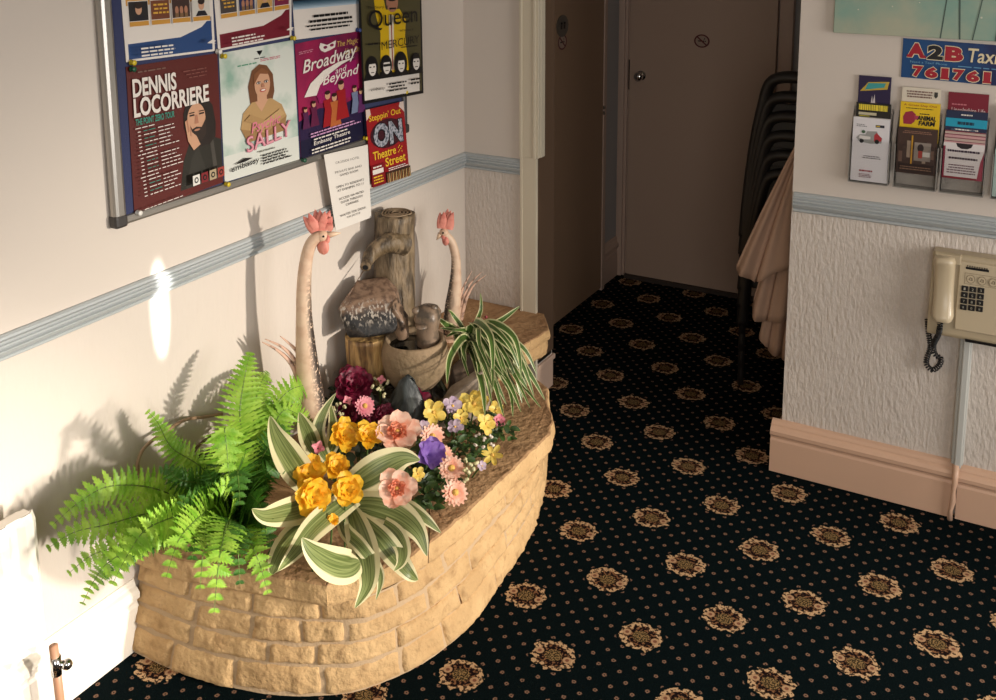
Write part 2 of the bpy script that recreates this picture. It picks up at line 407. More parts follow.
b = MB(); b.tube([(.09, pc.y+.004, 0), (.09, pc.y+.002, .09), (.09, pc.y-.002, .225)], .009, 10); b.build('pipe', mat('brown_pipe', (176, 132, 104), .4), root, smooth=True)
b = MB(); b.tube([(.09, pc.y, pc.z-.022), (.09, pc.y, pc.z+.02)], .011, 12); b.tube([(.09, pc.y, pc.z), (.102, pc.y+.010, pc.z)], .008, 12); b.sphere((.106, pc.y+.014, pc.z-.002), .0115, 8)
b.build('valve', chrome, root, smooth=True)

# ------------------------------------------------------------------ printed things
class Print:
    """a flat printed sheet: unit square mapped on four corners (BL, BR, TR, TL) in the world"""
    def __init__(s, bl, br, tr, tl, n):
        s.c = [V(bl), V(br), V(tr), V(tl)]; s.n = V(n); s.k = 1; s.mb = {}; s.names = []
    def P(s, u, v, h=0):
        a, b_, c, d = s.c
        return a*(1-u)*(1-v)+b_*u*(1-v)+c*u*v+d*(1-u)*v+s.n*h
    def sheet(s, m, root, t=.0012, name='sheet', n=6):
        mb = MB()
        top = [[s.P(i/n, j/n) for i in range(n+1)] for j in range(n+1)]
        bot = [[s.P(i/n, j/n, -t) for i in range(n+1)] for j in range(n+1)]
        mb.grid(top); mb.grid(bot)
        for e in range(n):
            for A, B in (((e, 0), (e+1, 0)), ((e, n), (e+1, n)), ((0, e), (0, e+1)), ((n, e), (n, e+1))):
                mb.poly([top[A[1]][A[0]], top[B[1]][B[0]], bot[B[1]][B[0]], bot[A[1]][A[0]]])
        s.layer = {}
        return mb.build(name, m, root)
    def _mb(s, part):
        if part not in s.mb: s.mb[part] = (MB(), [])
        return s.mb[part]
    def _mi(s, part, m):
        mb, ms = s._mb(part)
        if m not in ms: ms.append(m)
        return mb, ms.index(m)
    def poly(s, pts, m, part='printed_picture'):
        mb, i = s._mi(part, m); h = .00025*s.k; s.k += 1
        mb.poly([s.P(u, v, h) for u, v in pts], i)
    def rect(s, u0, v0, u1, v1, m, part='printed_picture'): s.poly([(u0, v0), (u1, v0), (u1, v1), (u0, v1)], m, part)
    def ell(s, u, v, a, b, m, part='printed_picture', k=20, a0=0, a1=2*math.pi):
        s.poly([(u+a*math.cos(a0+(a1-a0)*i/k), v+b*math.sin(a0+(a1-a0)*i/k)) for i in range(k+(0 if a1-a0 > 6.2 else 1))], m, part)
    def text(s, t, u0, v0, u1, v1, m, part='lettering', bold=0.0, shear=0.0, rise=0.0, arch=0.0):
        cu = bpy.data.curves.new('t', 'FONT'); cu.body = t; cu.offset = bold; cu.shear = shear; cu.resolution_u = 3
        ob = bpy.data.objects.new('t', cu); me = ob.to_mesh()
        xs = [q.co.x for q in me.vertices]; yy = [q.co.y for q in me.vertices]
        x0, x1, y0, y1 = min(xs), max(xs), min(yy), max(yy)
        mb, i = s._mi(part, m); h = .00025*s.k; s.k += 1
        def mp(q):
            fx = (q.x-x0)/(x1-x0); fy = (q.y-y0)/(y1-y0)
            return s.P(u0+(u1-u0)*fx, v0+(v1-v0)*fy+rise*fx+arch*(1-(2*fx-1)**2), h)
        idx = [mb.vert(mp(q.co)) for q in me.vertices]
        for p in me.polygons: mb.face([idx[k] for k in p.vertices], i)
        ob.to_mesh_clear(); bpy.data.objects.remove(ob); bpy.data.curves.remove(cu)
    def lines(s, u0, v0, u1, v1, n, m, rnd=.3, align='L', part='small_print', th=.45):
        """rows of tiny unreadable print, as broken dashes"""
        for k in range(n):
            v = v1-(v1-v0)*(k+.5)/n; t = (v1-v0)/n*th/2
            ln = (u1-u0)*(1-rnd*random.random()); a = u0 if align == 'L' else (u0+u1)/2-ln/2
            x = a
            h0 = s.k
            while x < a+ln-1e-4:
                wd = random.uniform(.02, .07)*1.2; e = min(x+wd, a+ln)
                s.k = h0; s.rect(x, v-t, e, v+t, m, part); x = e+.012
            s.k = h0+1
    def finish(s, root):
        for part, (mb, ms) in s.mb.items(): mb.build(part, ms, root, recalc=False)
def ink(r, g_, b_): return mat('ink_%d_%d_%d' % (r, g_, b_), (r, g_, b_), .38)
WHITE, BLACK = ink(222, 214, 206), ink(18, 16, 18)
SKIN, SKIN2 = ink(196, 150, 120), ink(170, 118, 92)

# ------------------------------------------------------------------ notice board
board = thing('notice_board', 'notice board with blue felt and silver frame on the left wall', 'notice board', (0, -.19, 1.05))
BY0, BY1, BZ0, BZ1 = -.757, .384, 1.036, 1.96
b = MB(); b.box((0, BY0+.01, BZ0+.01), (.014, BY1-.01, BZ1-.01)); b.build('felt_panel', mat('blue_felt', (52, 58, 92), .95, bump=(400, .3)), board)
def rod(b, a, c, m=0):
    a, c = V(a), V(c); n = 10
    b.tube([a, c], .0135, n, m)
b = MB(); b.box((0, BY0+.02, BZ0+.003), (.022, BY1-.02, BZ0+.024)); b.build('frame_rail', silver, board, bevel=.006)
b = MB(); b.box((0, BY0+.02, BZ1-.024), (.022, BY1-.02, BZ1-.003)); b.build('frame_rail', silver, board, bevel=.006)
b = MB(); b.box((0, BY0+.002, BZ0+.02), (.026, BY0+.034, BZ1-.02)); b.build('frame_rail', silver, board, bevel=.009)
b = MB(); b.box((0, BY1-.024, BZ0+.02), (.022, BY1-.002, BZ1-.02)); b.build('frame_rail', mat('dark_aluminium', (92, 90, 92), .4, .6), board, bevel=.006)
for y in (BY0, BY1-.034):
    for z in (BZ0, BZ1-.030):
        b = MB(); b.box((0, y, z), (.028, y+.034, z+.030)); b.build('corner_cap', mat('cap_grey', (58, 54, 52), .45), board, bevel=.007)

def wall_print(name, label, cat, px, xpl=.0165, up=None, group=None):
    """px: TL, TR, BR, BL pixel corners on the plane x = xpl; up extends sheets that run out of the picture to a height"""
    tl, tr, br, bl = [at(a, c, 0, xpl) for a, c in px]
    if up:
        tl = bl+(tl-bl)*(up/(tl-bl).length); tr = br+(tr-br)*(up/(tr-br).length)
    root = thing(name, label, cat, bl, group)
    return root, Print(bl, br, tr, tl, (1, 0, 0))
G1 = 'posters on the notice board'
def whatson(label, px, head, swoosh, cells):
    root, p = wall_print('poster', label, 'poster', px, up=.345, group=G1)
    p.sheet(WHITE, root)
    p.rect(.04, .36, .96, .985, ink(*head))
    p.poly([(.03, .015), (.97, .015), (.97, .25), (.85, .18), (.6, .125), (.03, .115)], ink(*swoosh))
    p.poly([(.03, .115), (.6, .125), (.85, .18), (.97, .25), (.97, .28), (.8, .20), (.55, .145), (.03, .13)], WHITE)
    cols = [(30, 28, 30), (70, 62, 60), (104, 130, 150), (110, 60, 36), (34, 44, 84), (40, 44, 92), (60, 40, 36), (190, 148, 88), (92, 28, 40), (205, 200, 190), (120, 34, 64), (58, 42, 34)]
    for r in range(4):
        for q in range(4):
            u = .06+q*.225; v = .26+r*.18
            p.rect(u-.005, v-.04, u+.205, v+.13, WHITE)
            c = cols[(r*5+q*3+cells) % 12]; p.rect(u, v, u+.2, v+.125, ink(*c))
            p.rect(u, v-.034, u+.2, v-.004, ink(196, 142, 58))
            k = (r+q+cells) % 3
            if k == 0:
                p.ell(u+.1, v+.075, .034, .036, SKIN); p.poly([(u+.03, v), (u+.06, v+.035), (u+.14, v+.035), (u+.17, v)], ink(24, 24, 34))
                p.ell(u+.1, v+.1, .04, .022, ink(40, 26, 20))
            elif k == 1: p.lines(u+.02, v+.03, u+.19, v+.11, 3, ink(210, 160, 60), .3, 'C', 'printed_picture')
            else:
                for z in (.05, .1, .15): p.ell(u+z, v+.05, .02, .028, SKIN2); p.rect(u+z-.02, v, u+z+.02, v+.03, ink(120, 90, 60))
    p.lines(.07, .03, .5, .10, 3, WHITE, .35)
    p.poly([(.80, .075), (.86, .095), (.91, .085), (.88, .075), (.91, .065)], WHITE)
    p.finish(root)
whatson('what is on sheet with blue footer, above the dark red poster', [(121.4, 0), (212.7, 0), (215, 51), (126.3, 62.4)], (206, 150, 66), (34, 66, 116), 0)
whatson('what is on sheet with red footer, above the pale green poster', [(214.3, 0), (291.5, 0), (291.5, 36.8), (218.3, 51)], (132, 34, 40), (112, 22, 40), 1)

root, p = wall_print('poster', 'dark stage show poster with white foot above the magenta poster', 'poster', [(292.5, 0), (358.7, 0), (359.2, 31.3), (295.3, 39.8)], up=.345, group=G1)
p.sheet(WHITE, root); p.rect(0, .29, 1, 1, ink(20, 24, 36))
for k in range(6): p.rect(0, .235+.011*k, 1, .2465+.011*k, ink(170-28*k, 190-26*k, 205-25*k))
for k in range(7):
    u = .1+.13*k; p.poly([(u-.05, .34), (u+.05, .34), (u+.03, .5), (u-.03, .5)], ink(*((120, 34, 24), (60, 40, 40), (150, 60, 24))[k % 3])); p.ell(u, .53, .03, .035, SKIN2)
p.lines(.2, .11, .86, .19, 2, BLACK, .2, 'C', th=.5); p.lines(.14, .05, .88, .11, 2, BLACK, .2, 'C')
p.finish(root)

root, p = wall_print('poster', 'olive poster of a man in a yellow jacket, top right on the board', 'poster', [(359.2, 0), (421.4, 0), (423.5, 93.2), (363.5, 104.4)], xpl=.0305, up=.345, group=G1)
p.sheet(BLACK, root); p.rect(.02, .03, .97, .99, ink(78, 72, 44))
p.rect(.02, .03, .93, .2, WHITE)
Y_ = ink(214, 176, 22)
p.poly([(.28, .24), (.75, .24), (.70, .55), (.72, .70), (.62, .80), (.40, .80), (.33, 1.0), (.20, 1.0), (.24, .75), (.30, .60)], Y_)
p.poly([(.43, .26), (.5, .26), (.52, .75), (.44, .75)], ink(225, 214, 190)); p.rect(.47, .26, .485, .75, ink(150, 40, 30))
p.ell(.50, .86, .095, .085, SKIN2); p.ell(.50, .925, .11, .055, ink(26, 20, 18)); p.rect(.45, .80, .56, .815, ink(30, 22, 20))
for k, (u, hair) in enumerate(((.14, .03), (.36, .02), (.59, .06), (.84, -.01))):
    p.poly([(u-.13, .2), (u-.09, .26), (u+.09, .26), (u+.13, .2)], BLACK); p.ell(u, .31, .085+hair*.4, .088+hair*.4, BLACK)
    p.ell(u+.008, .30, .058, .066, WHITE)
    p.rect(u-.04, .308, u-.01, .318, BLACK); p.rect(u+.018, .308, u+.045, .318, BLACK); p.rect(u-.02, .262, u+.03, .268, BLACK)
    if k == 1: p.rect(u-.05, .302, u+.06, .324, BLACK)
    p.poly([(u-.058, .34), (u+.062, .34), (u+.05, .385), (u-.045, .385)], BLACK)
p.text('Queen', .09, .62, .88, .80, BLACK, bold=.0, rise=.03); p.text('The Story of', .08, .81, .40, .84, BLACK); p.text('and the music of', .58, .60, .80, .622, BLACK)
p.text('MERCURY', .27, .455, .90, .525, BLACK, bold=-.005, rise=.03); p.lines(.06, .50, .26, .53, 1, BLACK, .1); p.rect(.58, .455, .86, .462, BLACK)
p.text('embassy', .08, .10, .30, .135, BLACK, shear=.2); p.lines(.36, .07, .66, .16, 3, BLACK, .2, 'C'); p.lines(.72, .10, .9, .17, 2, BLACK, .2, 'C')
p.finish(root)

root, p = wall_print('poster', 'dark red tour poster of a bearded man, head on hand', 'poster', [(126, 67), (217.3, 53.2), (223.2, 182.3), (134.5, 215.2)], group=G1)
p.sheet(ink(86, 28, 24), root)
DARK = ink(26, 22, 20); HAIR = ink(36, 28, 24)
p.poly([(.50, 0.05), (.55, .26), (.62, .37), (.80, .42), (1, .34), (1, .05)], ink(40, 38, 32)); p.poly([(.56, .05), (.64, .26), (.72, .34), (.84, .05)], ink(50, 48, 42)); p.poly([(.90, .05), (.86, .36), (.90, .37), (.95, .05)], ink(70, 66, 60))
p.poly([(.57, .50), (.57, .60), (.61, .68), (.70, .715), (.82, .70), (.91, .62), (.94, .48), (.93, .38), (.86, .33), (.74, .33), (.62, .40)], HAIR)
p.ell(.715, .545, .105, .115, SKIN, k=24); p.poly([(.605, .58), (.64, .655), (.72, .672), (.80, .645), (.83, .57), (.85, .66), (.74, .71), (.62, .68)], HAIR)
p.poly([(.63, .52), (.66, .475), (.71, .487), (.77, .475), (.82, .53), (.82, .42), (.76, .37), (.68, .40)], ink(48, 36, 30)); p.ell(.715, .463, .034, .008, SKIN2)
p.poly([(.70, .575), (.725, .575), (.735, .51), (.69, .51)], SKIN2); p.rect(.635, .572, .69, .583, DARK); p.rect(.745, .572, .80, .583, DARK); p.rect(.63, .593, .69, .60, HAIR); p.rect(.745, .593, .80, .60, HAIR)
p.poly([(.575, .545), (.615, .56), (.645, .46), (.70, .42), (.74, .35), (.66, .32), (.60, .40)], SKIN); p.poly([(.59, .55), (.605, .555), (.62, .47), (.605, .46)], SKIN2); p.poly([(.625, .50), (.635, .50), (.64, .43), (.63, .43)], SKIN2)
p.lines(.10, .945, .40, .965, 1, ink(120, 90, 80), .1)
p.text('DENNIS', .04, .79, .50, .915, WHITE, bold=.03); p.text('LOCORRIERE', .04, .655, .86, .785, WHITE, bold=.03, rise=.0)
p.text('THE POINT ZERO TOUR', .05, .60, .46, .645, ink(42, 140, 122), bold=.02)
for k in range(3): p.lines(.58+.03*k, .90-.025*k, .90+.0*k, .915-.025*k, 1, ink(130, 80, 72), .3)
for k in range(19):
    v = .575-k*.0255; nw = k in (0, 7, 13)
    p.lines(.04 if nw else .06, v, .09 if not nw else .24, v+.013, 1, WHITE, .05)
    if not nw:
        p.lines(.12, v, .26, v+.013, 1, ink(42, 130, 116) if k % 2 else WHITE, .2); p.lines(.27, v, .50, v+.013, 1, WHITE, .5)
p.lines(.05, .028, .46, .04, 1, WHITE, .02)
for k, c in enumerate((ink(218, 214, 206), ink(120, 30, 36), ink(168, 150, 120), ink(150, 60, 50))):
    u = .58+.095*k; p.rect(u, .075, u+.08, .15, c); p.ell(u+.04, .112, .024, .022, BLACK); p.ell(u+.04, .112, .013, .012, c)
p.finish(root)

root, p = wall_print('poster', 'pale green poster of a smiling woman with long hair', 'poster', [(219, 53.5), (293.2, 40), (299.4, 159.3), (224.8, 182.3)], group=G1)
gr = mat('pale_green_print', (206, 210, 202), .4, vary=(9, (132, 166, 150), .50, .70)); p.sheet(gr, root)
p.rect(.0, .0, 1, .2, ink(206, 208, 200))
p.poly([(.48, .965), (.50, .94), (.52, .965), (.54, .94), (.56, .965), (.52, .925)], BLACK); p.lines(.44, .90, .60, .915, 1, BLACK, .1)
p.lines(.22, .865, .48, .885, 1, ink(72, 140, 110), .1); p.lines(.52, .875, .84, .90, 2, ink(190, 90, 110), .2)
Hh = ink(110, 70, 44); T = ink(176, 142, 96)
p.poly([(.36, .56), (.34, .70), (.40, .82), (.50, .86), (.60, .84), (.68, .76), (.69, .62), (.66, .56)], Hh)
p.poly([(.22, .38), (.26, .50), (.38, .57), (.64, .57), (.78, .50), (.84, .40), (.80, .30), (.30, .28)], T); p.poly([(.42, .57), (.50, .48), (.60, .57)], SKIN); p.rect(.45, .56, .58, .64, SKIN)
p.poly([(.22, .38), (.55, .30), (.84, .40), (.80, .28), (.30, .26)], ink(150, 116, 76))
p.ell(.525, .70, .105, .115, SKIN, k=24); p.poly([(.41, .70), (.42, .79), (.52, .83), (.62, .79), (.60, .77), (.50, .785), (.45, .74)], ink(126, 80, 50))
p.ell(.475, .715, .030, .012, ink(90, 60, 50)); p.ell(.575, .715, .030, .012, ink(90, 60, 50)); p.ell(.475, .713, .022, .008, WHITE); p.ell(.575, .713, .022, .008, WHITE); p.ell(.475, .713, .010, .008, BLACK); p.ell(.575, .713, .010, .008, BLACK)
p.ell(.525, .650, .040, .013, ink(176, 70, 70)); p.ell(.525, .652, .030, .007, WHITE); p.poly([(.515, .705), (.535, .705), (.545, .675), (.505, .675)], SKIN2)
p.poly([(.26, .44), (.60, .33), (.64, .37), (.34, .48)], ink(166, 132, 88)); p.poly([(.80, .42), (.46, .34), (.44, .38), (.74, .47)], ink(186, 152, 106))
p.text('Psychic', .34, .30, .74, .41, ink(206, 120, 136), shear=.25, rise=.03, bold=.015)
p.text('SALLY', .27, .18, .88, .31, ink(170, 60, 100), bold=.02, rise=.05); p.text('SALLY', .275, .185, .875, .305, ink(214, 150, 160), rise=.05)
p.lines(.42, .155, .66, .175, 1, ink(120, 120, 112), .1)
p.text('embassy', .06, .055, .42, .11, BLACK, rise=.02, bold=.01); p.poly([(.10, .12), (.24, .15), (.34, .135), (.24, .122)], BLACK); p.lines(.46, .05, .90, .14, 4, BLACK, .35)
p.finish(root)

root, p = wall_print('poster', 'magenta musical show poster with a white mask and red dancers', 'poster', [(295, 44), (360, 30.5), (364.7, 138.2), (301.2, 159.6)], group=G1)
mg = mat('magenta_print', (150, 28, 74), .4, vary=(7, (96, 18, 60), .4, .65)); p.sheet(mg, root)
p.poly([(0, 0), (1, 0), (1, .42), (.6, .36), (.3, .40), (0, .33)], ink(40, 26, 62)); p.rect(0, 0, 1, .16, ink(22, 20, 48))
p.text('The Magic', .62, .88, .96, .945, ink(204, 170, 90), shear=.2, rise=.0); p.text('Lives On', .74, .815, .97, .87, ink(204, 170, 90), shear=.2)
p.lines(.04, .90, .28, .93, 2, ink(190, 120, 140), .3)
p.poly([(.36, .90), (.42, .875), (.50, .885), (.58, .90), (.60, .96), (.52, .945), (.46, .935), (.36, .965), (.34, .93)], WHITE, 'printed_picture'); p.ell(.43, .918, .03, .013, mg); p.ell(.53, .925, .03, .013, mg)
p.poly([(.26, .52), (.32, .60), (.46, .67), (.66, .73), (.9, .75), (.92, .42), (.3, .44)], ink(142, 20, 86)); p.poly([(.08, .53), (.18, .635), (.38, .72), (.62, .765), (.88, .775), (.66, .735), (.46, .675), (.32, .60), (.26, .52)], WHITE)
p.text('Broadway', .08, .70, .92, .845, WHITE, shear=.25, bold=.01, rise=.05); p.text('and', .56, .665, .74, .715, WHITE, shear=.2, rise=.01); p.text('Beyond', .36, .565, .94, .675, WHITE, shear=.25, bold=.01, rise=.03)
for u, v, s_, c in ((.42, .22, 1.0, (148, 24, 32)), (.52, .20, .95, (176, 96, 50)), (.63, .25, 1.1, (150, 24, 30)), (.20, .26, .7, (90, 24, 60)), (.84, .27, .8, (110, 120, 150)), (.07, .26, .6, (80, 30, 70)), (.93, .26, .7, (90, 40, 90))):
    p.poly([(u-.09*s_, v), (u-.05*s_, v+.16*s_), (u-.07*s_, v+.24*s_), (u+.06*s_, v+.24*s_), (u+.06*s_, v+.14*s_), (u+.10*s_, v)], ink(*c)); p.ell(u, v+.275*s_, .04*s_, .036*s_, SKIN)
    p.ell(u, v+.30*s_, .04*s_, .018*s_, ink(50, 26, 22))
p.lines(.12, .165, .92, .215, 2, ink(200, 150, 190), .2); p.text('Embassy Theatre', .16, .085, .72, .13, WHITE, bold=.01, rise=.005); p.lines(.16, .135, .7, .16, 1, WHITE, .2); p.lines(.12, .02, .9, .075, 2, WHITE, .3)
p.finish(root)

root, p = wall_print('poster', 'small red theatre poster hanging below the olive poster', 'poster', [(365.6, 110), (403.3, 101.2), (409.6, 175), (371.6, 187.6)], xpl=.0325, group=G1)
p.sheet(ink(146, 24, 30), root)
YL = ink(226, 184, 48)
p.poly([(0, .86), (.12, .93), (.1, 1), (0, 1)], ink(210, 190, 180)); p.poly([(1, .86), (.86, .95), (.9, 1), (1, 1)], ink(210, 190, 180))
p.text("Steppin' Out", .06, .815, .90, .92, YL, bold=.01, rise=.015)
p.ell(.5, .64, .44, .19, ink(60, 20, 30))
p.text('ON', .12, .47, .92, .80, BLACK, bold=.09); p.text('ON', .14, .48, .90, .79, mat('glitter_print', (170, 170, 180), .4, vary=(120, (70, 80, 92), .45, .6)), bold=.05)
p.text('Theatre', .08, .335, .68, .445, YL, bold=.015, rise=.01); p.text('Street', .38, .21, .92, .325, YL, bold=.015, rise=.01)
for k in range(8): p.ell(.74+.03*(k % 4), .36+.04*(k//4)+.02*(k % 3), .012, .010, YL)
p.rect(0, 0, .34, .28, ink(120, 18, 26)); p.rect(.03, .16, .30, .22, WHITE); p.lines(.04, .03, .3, .14, 3, YL, .3); p.lines(.04, .23, .3, .27, 1, WHITE, .2)
p.rect(.36, 0, 1, .14, ink(60, 40, 30))
for k in range(14): p.poly([(.38+.043*k, .0), (.405+.043*k, .0), (.40+.043*k, .12), (.385+.043*k, .12)], ink(190, 160, 110) if k % 2 else ink(150, 100, 60))
p.lines(.40, .15, .95, .20, 2, WHITE, .2)
p.finish(root)

root, p = wall_print('notice', 'white typed hotel notice hanging below the board', 'notice', [(324, 154.8), (367.7, 144.6), (371.4, 217.4), (336, 230.8)], xpl=.0325)
p.sheet(ink(222, 216, 208), root)
for v, t, a in ((.86, 'CROSSIDE HOTEL', .56), (.74, 'PRIVATE BAR AND', .64), (.69, 'GAMES ROOM', .44), (.55, 'OPEN TO RESIDENTS', .7), (.50, 'AT EVENING TO 11', .66), (.39, 'ACCESS VIA PATIO', .64), (.34, 'DOOR THROUGH', .56), (.29, 'CARPARK', .34), (.17, 'WAITER FOR DRINK', .7), (.12, 'OR JACKIE', .36)):
    p.text(t, .5-a/2, v-.014, .5+a/2, v+.016, ink(84, 78, 74), 'typed_lines')
p.finish(root)

pinm = {'yellow': ink(205, 180, 40), 'green': ink(30, 84, 60), 'white': ink(226, 222, 214), 'blue': ink(50, 70, 130)}
for px, py, c, where in ((131, 62.5, 'yellow', 'lower left corner of the sheet with the blue footer'), (217, 51.5, 'white', 'meeting of the four posters at left'), (222, 56, 'yellow', 'upper left corner of the pale green poster'),
                   (291.5, 38, 'yellow', 'upper right corner of the pale green poster'), (131, 69, 'green', 'upper left corner of the dark red poster'), (225.5, 184, 'yellow', 'lower corner between the dark red and pale green posters'),
                   (137, 212.5, 'white', 'lower left corner of the dark red poster'), (302, 160, 'green', 'lower left corner of the magenta poster'), (364, 138, 'yellow', 'lower right corner of the magenta poster'), (331, 154, 'green', 'top of the white notice'),
                   (357, 30, 'blue', 'lower right corner of the dark stage show poster'), (404, 92, 'yellow', 'foot of the olive poster')):
    q = at(px, py, 0, .019); root = thing('push_pin', '%s push pin at the %s' % (c, where), 'push pin', q, 'push pins on the board')
    b = MB(); b.tube([q+V((-.008, 0, 0)), q+V((.004, 0, 0))], .0012, 6); b.build('needle', silver, root)
    b = MB(); b.tube([q+V((.001, 0, 0)), q+V((.003, 0, 0)), q+V((.007, 0, 0)), q+V((.011, 0, 0)), q+V((.013, 0, 0))], [.007, .0045, .004, .0065, .005], 10); b.build('head', pinm[c], root, smooth=True)

# ------------------------------------------------------------------ right wall: picture, sign, leaflets, phone
root = thing('canvas_picture', 'pale green canvas print of slender stems above the leaflet holders', 'picture', (1.5, YW, 1.387))
cm = mat('canvas_print', (128, 160, 146), .7, vary=(5, (168, 170, 148), .46, .66))
b = MB(); b.box((1.249, YW-.022, 1.387), (1.95, YW, 1.86)); b.build('canvas', cm, root, bevel=.002)
p = Print((1.249, YW-.0225, 1.387), (1.95, YW-.0225, 1.387), (1.95, YW-.0225, 1.86), (1.249, YW-.0225, 1.86), (0, -1, 0))
for u, c, wd in ((.405, .03, .0022), (.475, -.02, .003), (.60, .03, .003), (.7, -.03, .003), (.52, .05, .002)):
    l, r = [], []
    for k in range(9):
        v = k/10; uu = u+c*math.sin(v*2.2); l.append((uu-wd, v)); r.append((uu+wd, v))
    p.poly(l+r[::-1], ink(66, 84, 76))
for k in range(46):
    u, v = random.uniform(.05, .95), random.uniform(.1, .9)
    rr = random.uniform(.002, .0045); p.ell(u, v, rr, rr*1.4, ink(200, 198, 180), k=8)
p.finish(root)

root = thing('taxi_sign', 'blue taxi sign with red numbers under the picture', 'sign', (1.436, YW, 1.270))
q = [(1.436, YW-.004, 1.271), (1.86, YW-.004, 1.262), (1.86, YW-.004, 1.371), (1.436, YW-.004, 1.380)]
p = Print(*q, (0, -1, 0)); p.sheet(mat('taxi_blue', (8, 28, 80), .4, vary=(5, (6, 66, 118), .45, .62)), root, t=.004)
RED = ink(160, 18, 38); CRM = ink(222, 206, 170)
W_ = .424
def U_(px): return (px-903)/(93.5)*.2345/W_*1.0
def sl(t, a, c, v0, v1, fill, edge):
    p.text(t, U_(a)-.004, v0-.02, U_(c)+.004, v1+.02, edge, bold=.10); p.text(t, U_(a), v0, U_(c), v1, fill, bold=.06)
    if t in 'AB2761': pass
def slab(t, a, c, v0, v1, fill, edge):
    sl(t, a, c, v0, v1, fill, edge)
slab('A', 908, 927, .54, .90, RED, CRM); slab('2', 929, 945, .52, .88, BLACK, CRM); slab('B', 947, 965.5, .52, .88, RED, CRM)
for a, c in ((908, 913), (922, 927.5)): p.rect(U_(a), .535, U_(c), .60, RED, 'lettering')
p.rect(U_(947), .52, U_(951), .58, RED, 'lettering'); p.rect(U_(947), .82, U_(951), .88, RED, 'lettering')
p.text('Taxis', U_(970), .53, U_(1006), .88, CRM, bold=.012, shear=.12)
p.text('Need a Taxi? Phone', U_(912), .40, U_(950), .455, ink(110, 160, 190)); p.lines(U_(961), .38, U_(1003), .435, 1, ink(90, 140, 180), .05)
for t, a, c in (('7', 915, 926), ('6', 928, 941), ('1', 944.5, 952), ('7', 956.5, 968), ('6', 970, 983), ('1', 987, 994)):
    slab(t, a, c, .05, .33, RED, CRM)
    if t == '1': p.rect(U_(a)-.003, .05, U_(c)+.006, .10, RED, 'lettering')
p.finish(root)

clear = bpy.data.materials.new('clear_acrylic'); clear.use_nodes = True
nt = clear.node_tree; nt.nodes.clear()
o_ = nt.nodes.new('ShaderNodeOutputMaterial'); mx = nt.nodes.new('ShaderNodeMixShader'); tr_ = nt.nodes.new('ShaderNodeBsdfTransparent'); gl = nt.nodes.new('ShaderNodeBsdfGlossy'); fr = nt.nodes.new('ShaderNodeFresnel')
tr_.inputs[0].default_value = (.992, .992, .99, 1); gl.inputs[1].default_value = .12; fr.inputs[0].default_value = 1.13
nt.links.new(fr.outputs[0], mx.inputs[0]); nt.links.new(tr_.outputs[0], mx.inputs[1]); nt.links.new(gl.outputs[0], mx.inputs[2]); nt.links.new(mx.outputs[0], o_.inputs[0])
clear_edge = mat('acrylic_edge', (150, 146, 140), .2)

def leaflet_plane(yy, z0, z1, lean):
    return lambda z: yy+lean*(z-z0)
def holder(x0, x1, z0, label):
    root = thing('leaflet_holder', label, 'leaflet holder', ((x0+x1)/2, YW, z0), 'clear leaflet holders on the right wall')
    d = .036
    b = MB(); b.box((x0, YW-.003, z0), (x1, YW, z0+.215)); b.build('back_plate', clear, root)
    b = MB(); b.box((x0, YW-d, z0), (x1, YW-d+.002, z0+.125)); b.build('front_plate', clear, root)
    b = MB(); b.box((x0, YW-d, z0), (x1, YW, z0+.003)); b.build('bottom_edge', clear_edge, root)
    for x in (x0, x1-.002):
        b = MB(); b.prism([V((x, YW-d, z0)), V((x, YW, z0)), V((x, YW, z0+.215)), V((x, YW-d+.004, z0+.130)), V((x, YW-d, z0+.125))], (.002, 0, 0)); b.build('side_plate', clear, root)
    b = MB(); b.box((x0-.0006, YW-d-.0006, z0), (x0+.0016, YW-d+.002, z0+.125)); b.box((x1-.0016, YW-d-.0006, z0), (x1+.0006, YW-d+.002, z0+.125)); b.build('front_edge', clear_edge, root)
def leaflet(label, x0, x1, z0, z1, y, thick, col, draw):
    """a small stack of one leaflet standing in a holder; y: distance of its face from the wall"""
    root = thing('leaflet', label, 'leaflet', ((x0+x1)/2, YW-y, z0), 'leaflets in the holders')
    p = Print((x0, YW-y, z0), (x1, YW-y, z0), (x1, YW-y, z1), (x0, YW-y, z1), (0, -1, 0))
    p.sheet(col, root, t=thick, n=1); draw(p); p.finish(root)
HX = [(1.317, 1.421), (1.439, 1.548), (1.560, 1.668), (1.690, 1.795)]
for k, (x0, x1) in enumerate(HX): holder(x0-.002, x1+.002, .962, ('leftmost clear acrylic leaflet holder on the right wall', 'clear acrylic leaflet holder second from the left', 'clear acrylic leaflet holder third from the left', 'clear acrylic leaflet holder at the right edge')[k])
def d1(p):
    p.poly([(.05, .82), (.9, .86), (.95, .95), (.3, .93)], ink(190, 160, 60)); p.poly([(.2, .84), (.8, .88), (.85, .93), (.3, .92)], ink(60, 150, 150))
    p.ell(.5, .60, .40, .10, ink(150, 110, 60)); p.ell(.5, .60, .36, .085, ink(50, 30, 34)); p.poly([(.4, .66), (.44, .78), (.47, .70), (.52, .80), (.55, .68)], ink(200, 190, 190))
    for k in range(4): p.ell(.28+.15*k, .6, .06, .04, ink(*((110, 40, 40), (70, 66, 66), (40, 36, 40), (130, 110, 90))[k]))
leaflet('dark purple leaflet at the back of the leftmost holder', 1.325, 1.412, 1.02, 1.268, .010, .006, ink(40, 28, 64), d1)
def d2(p):
    p.lines(.08, .885, .92, .985, 1, ink(222, 200, 60), .02, th=.85); p.rect(.08, .82, .6, .86, ink(190, 180, 150)); p.rect(.1, .80, .4, .81, ink(200, 190, 60))
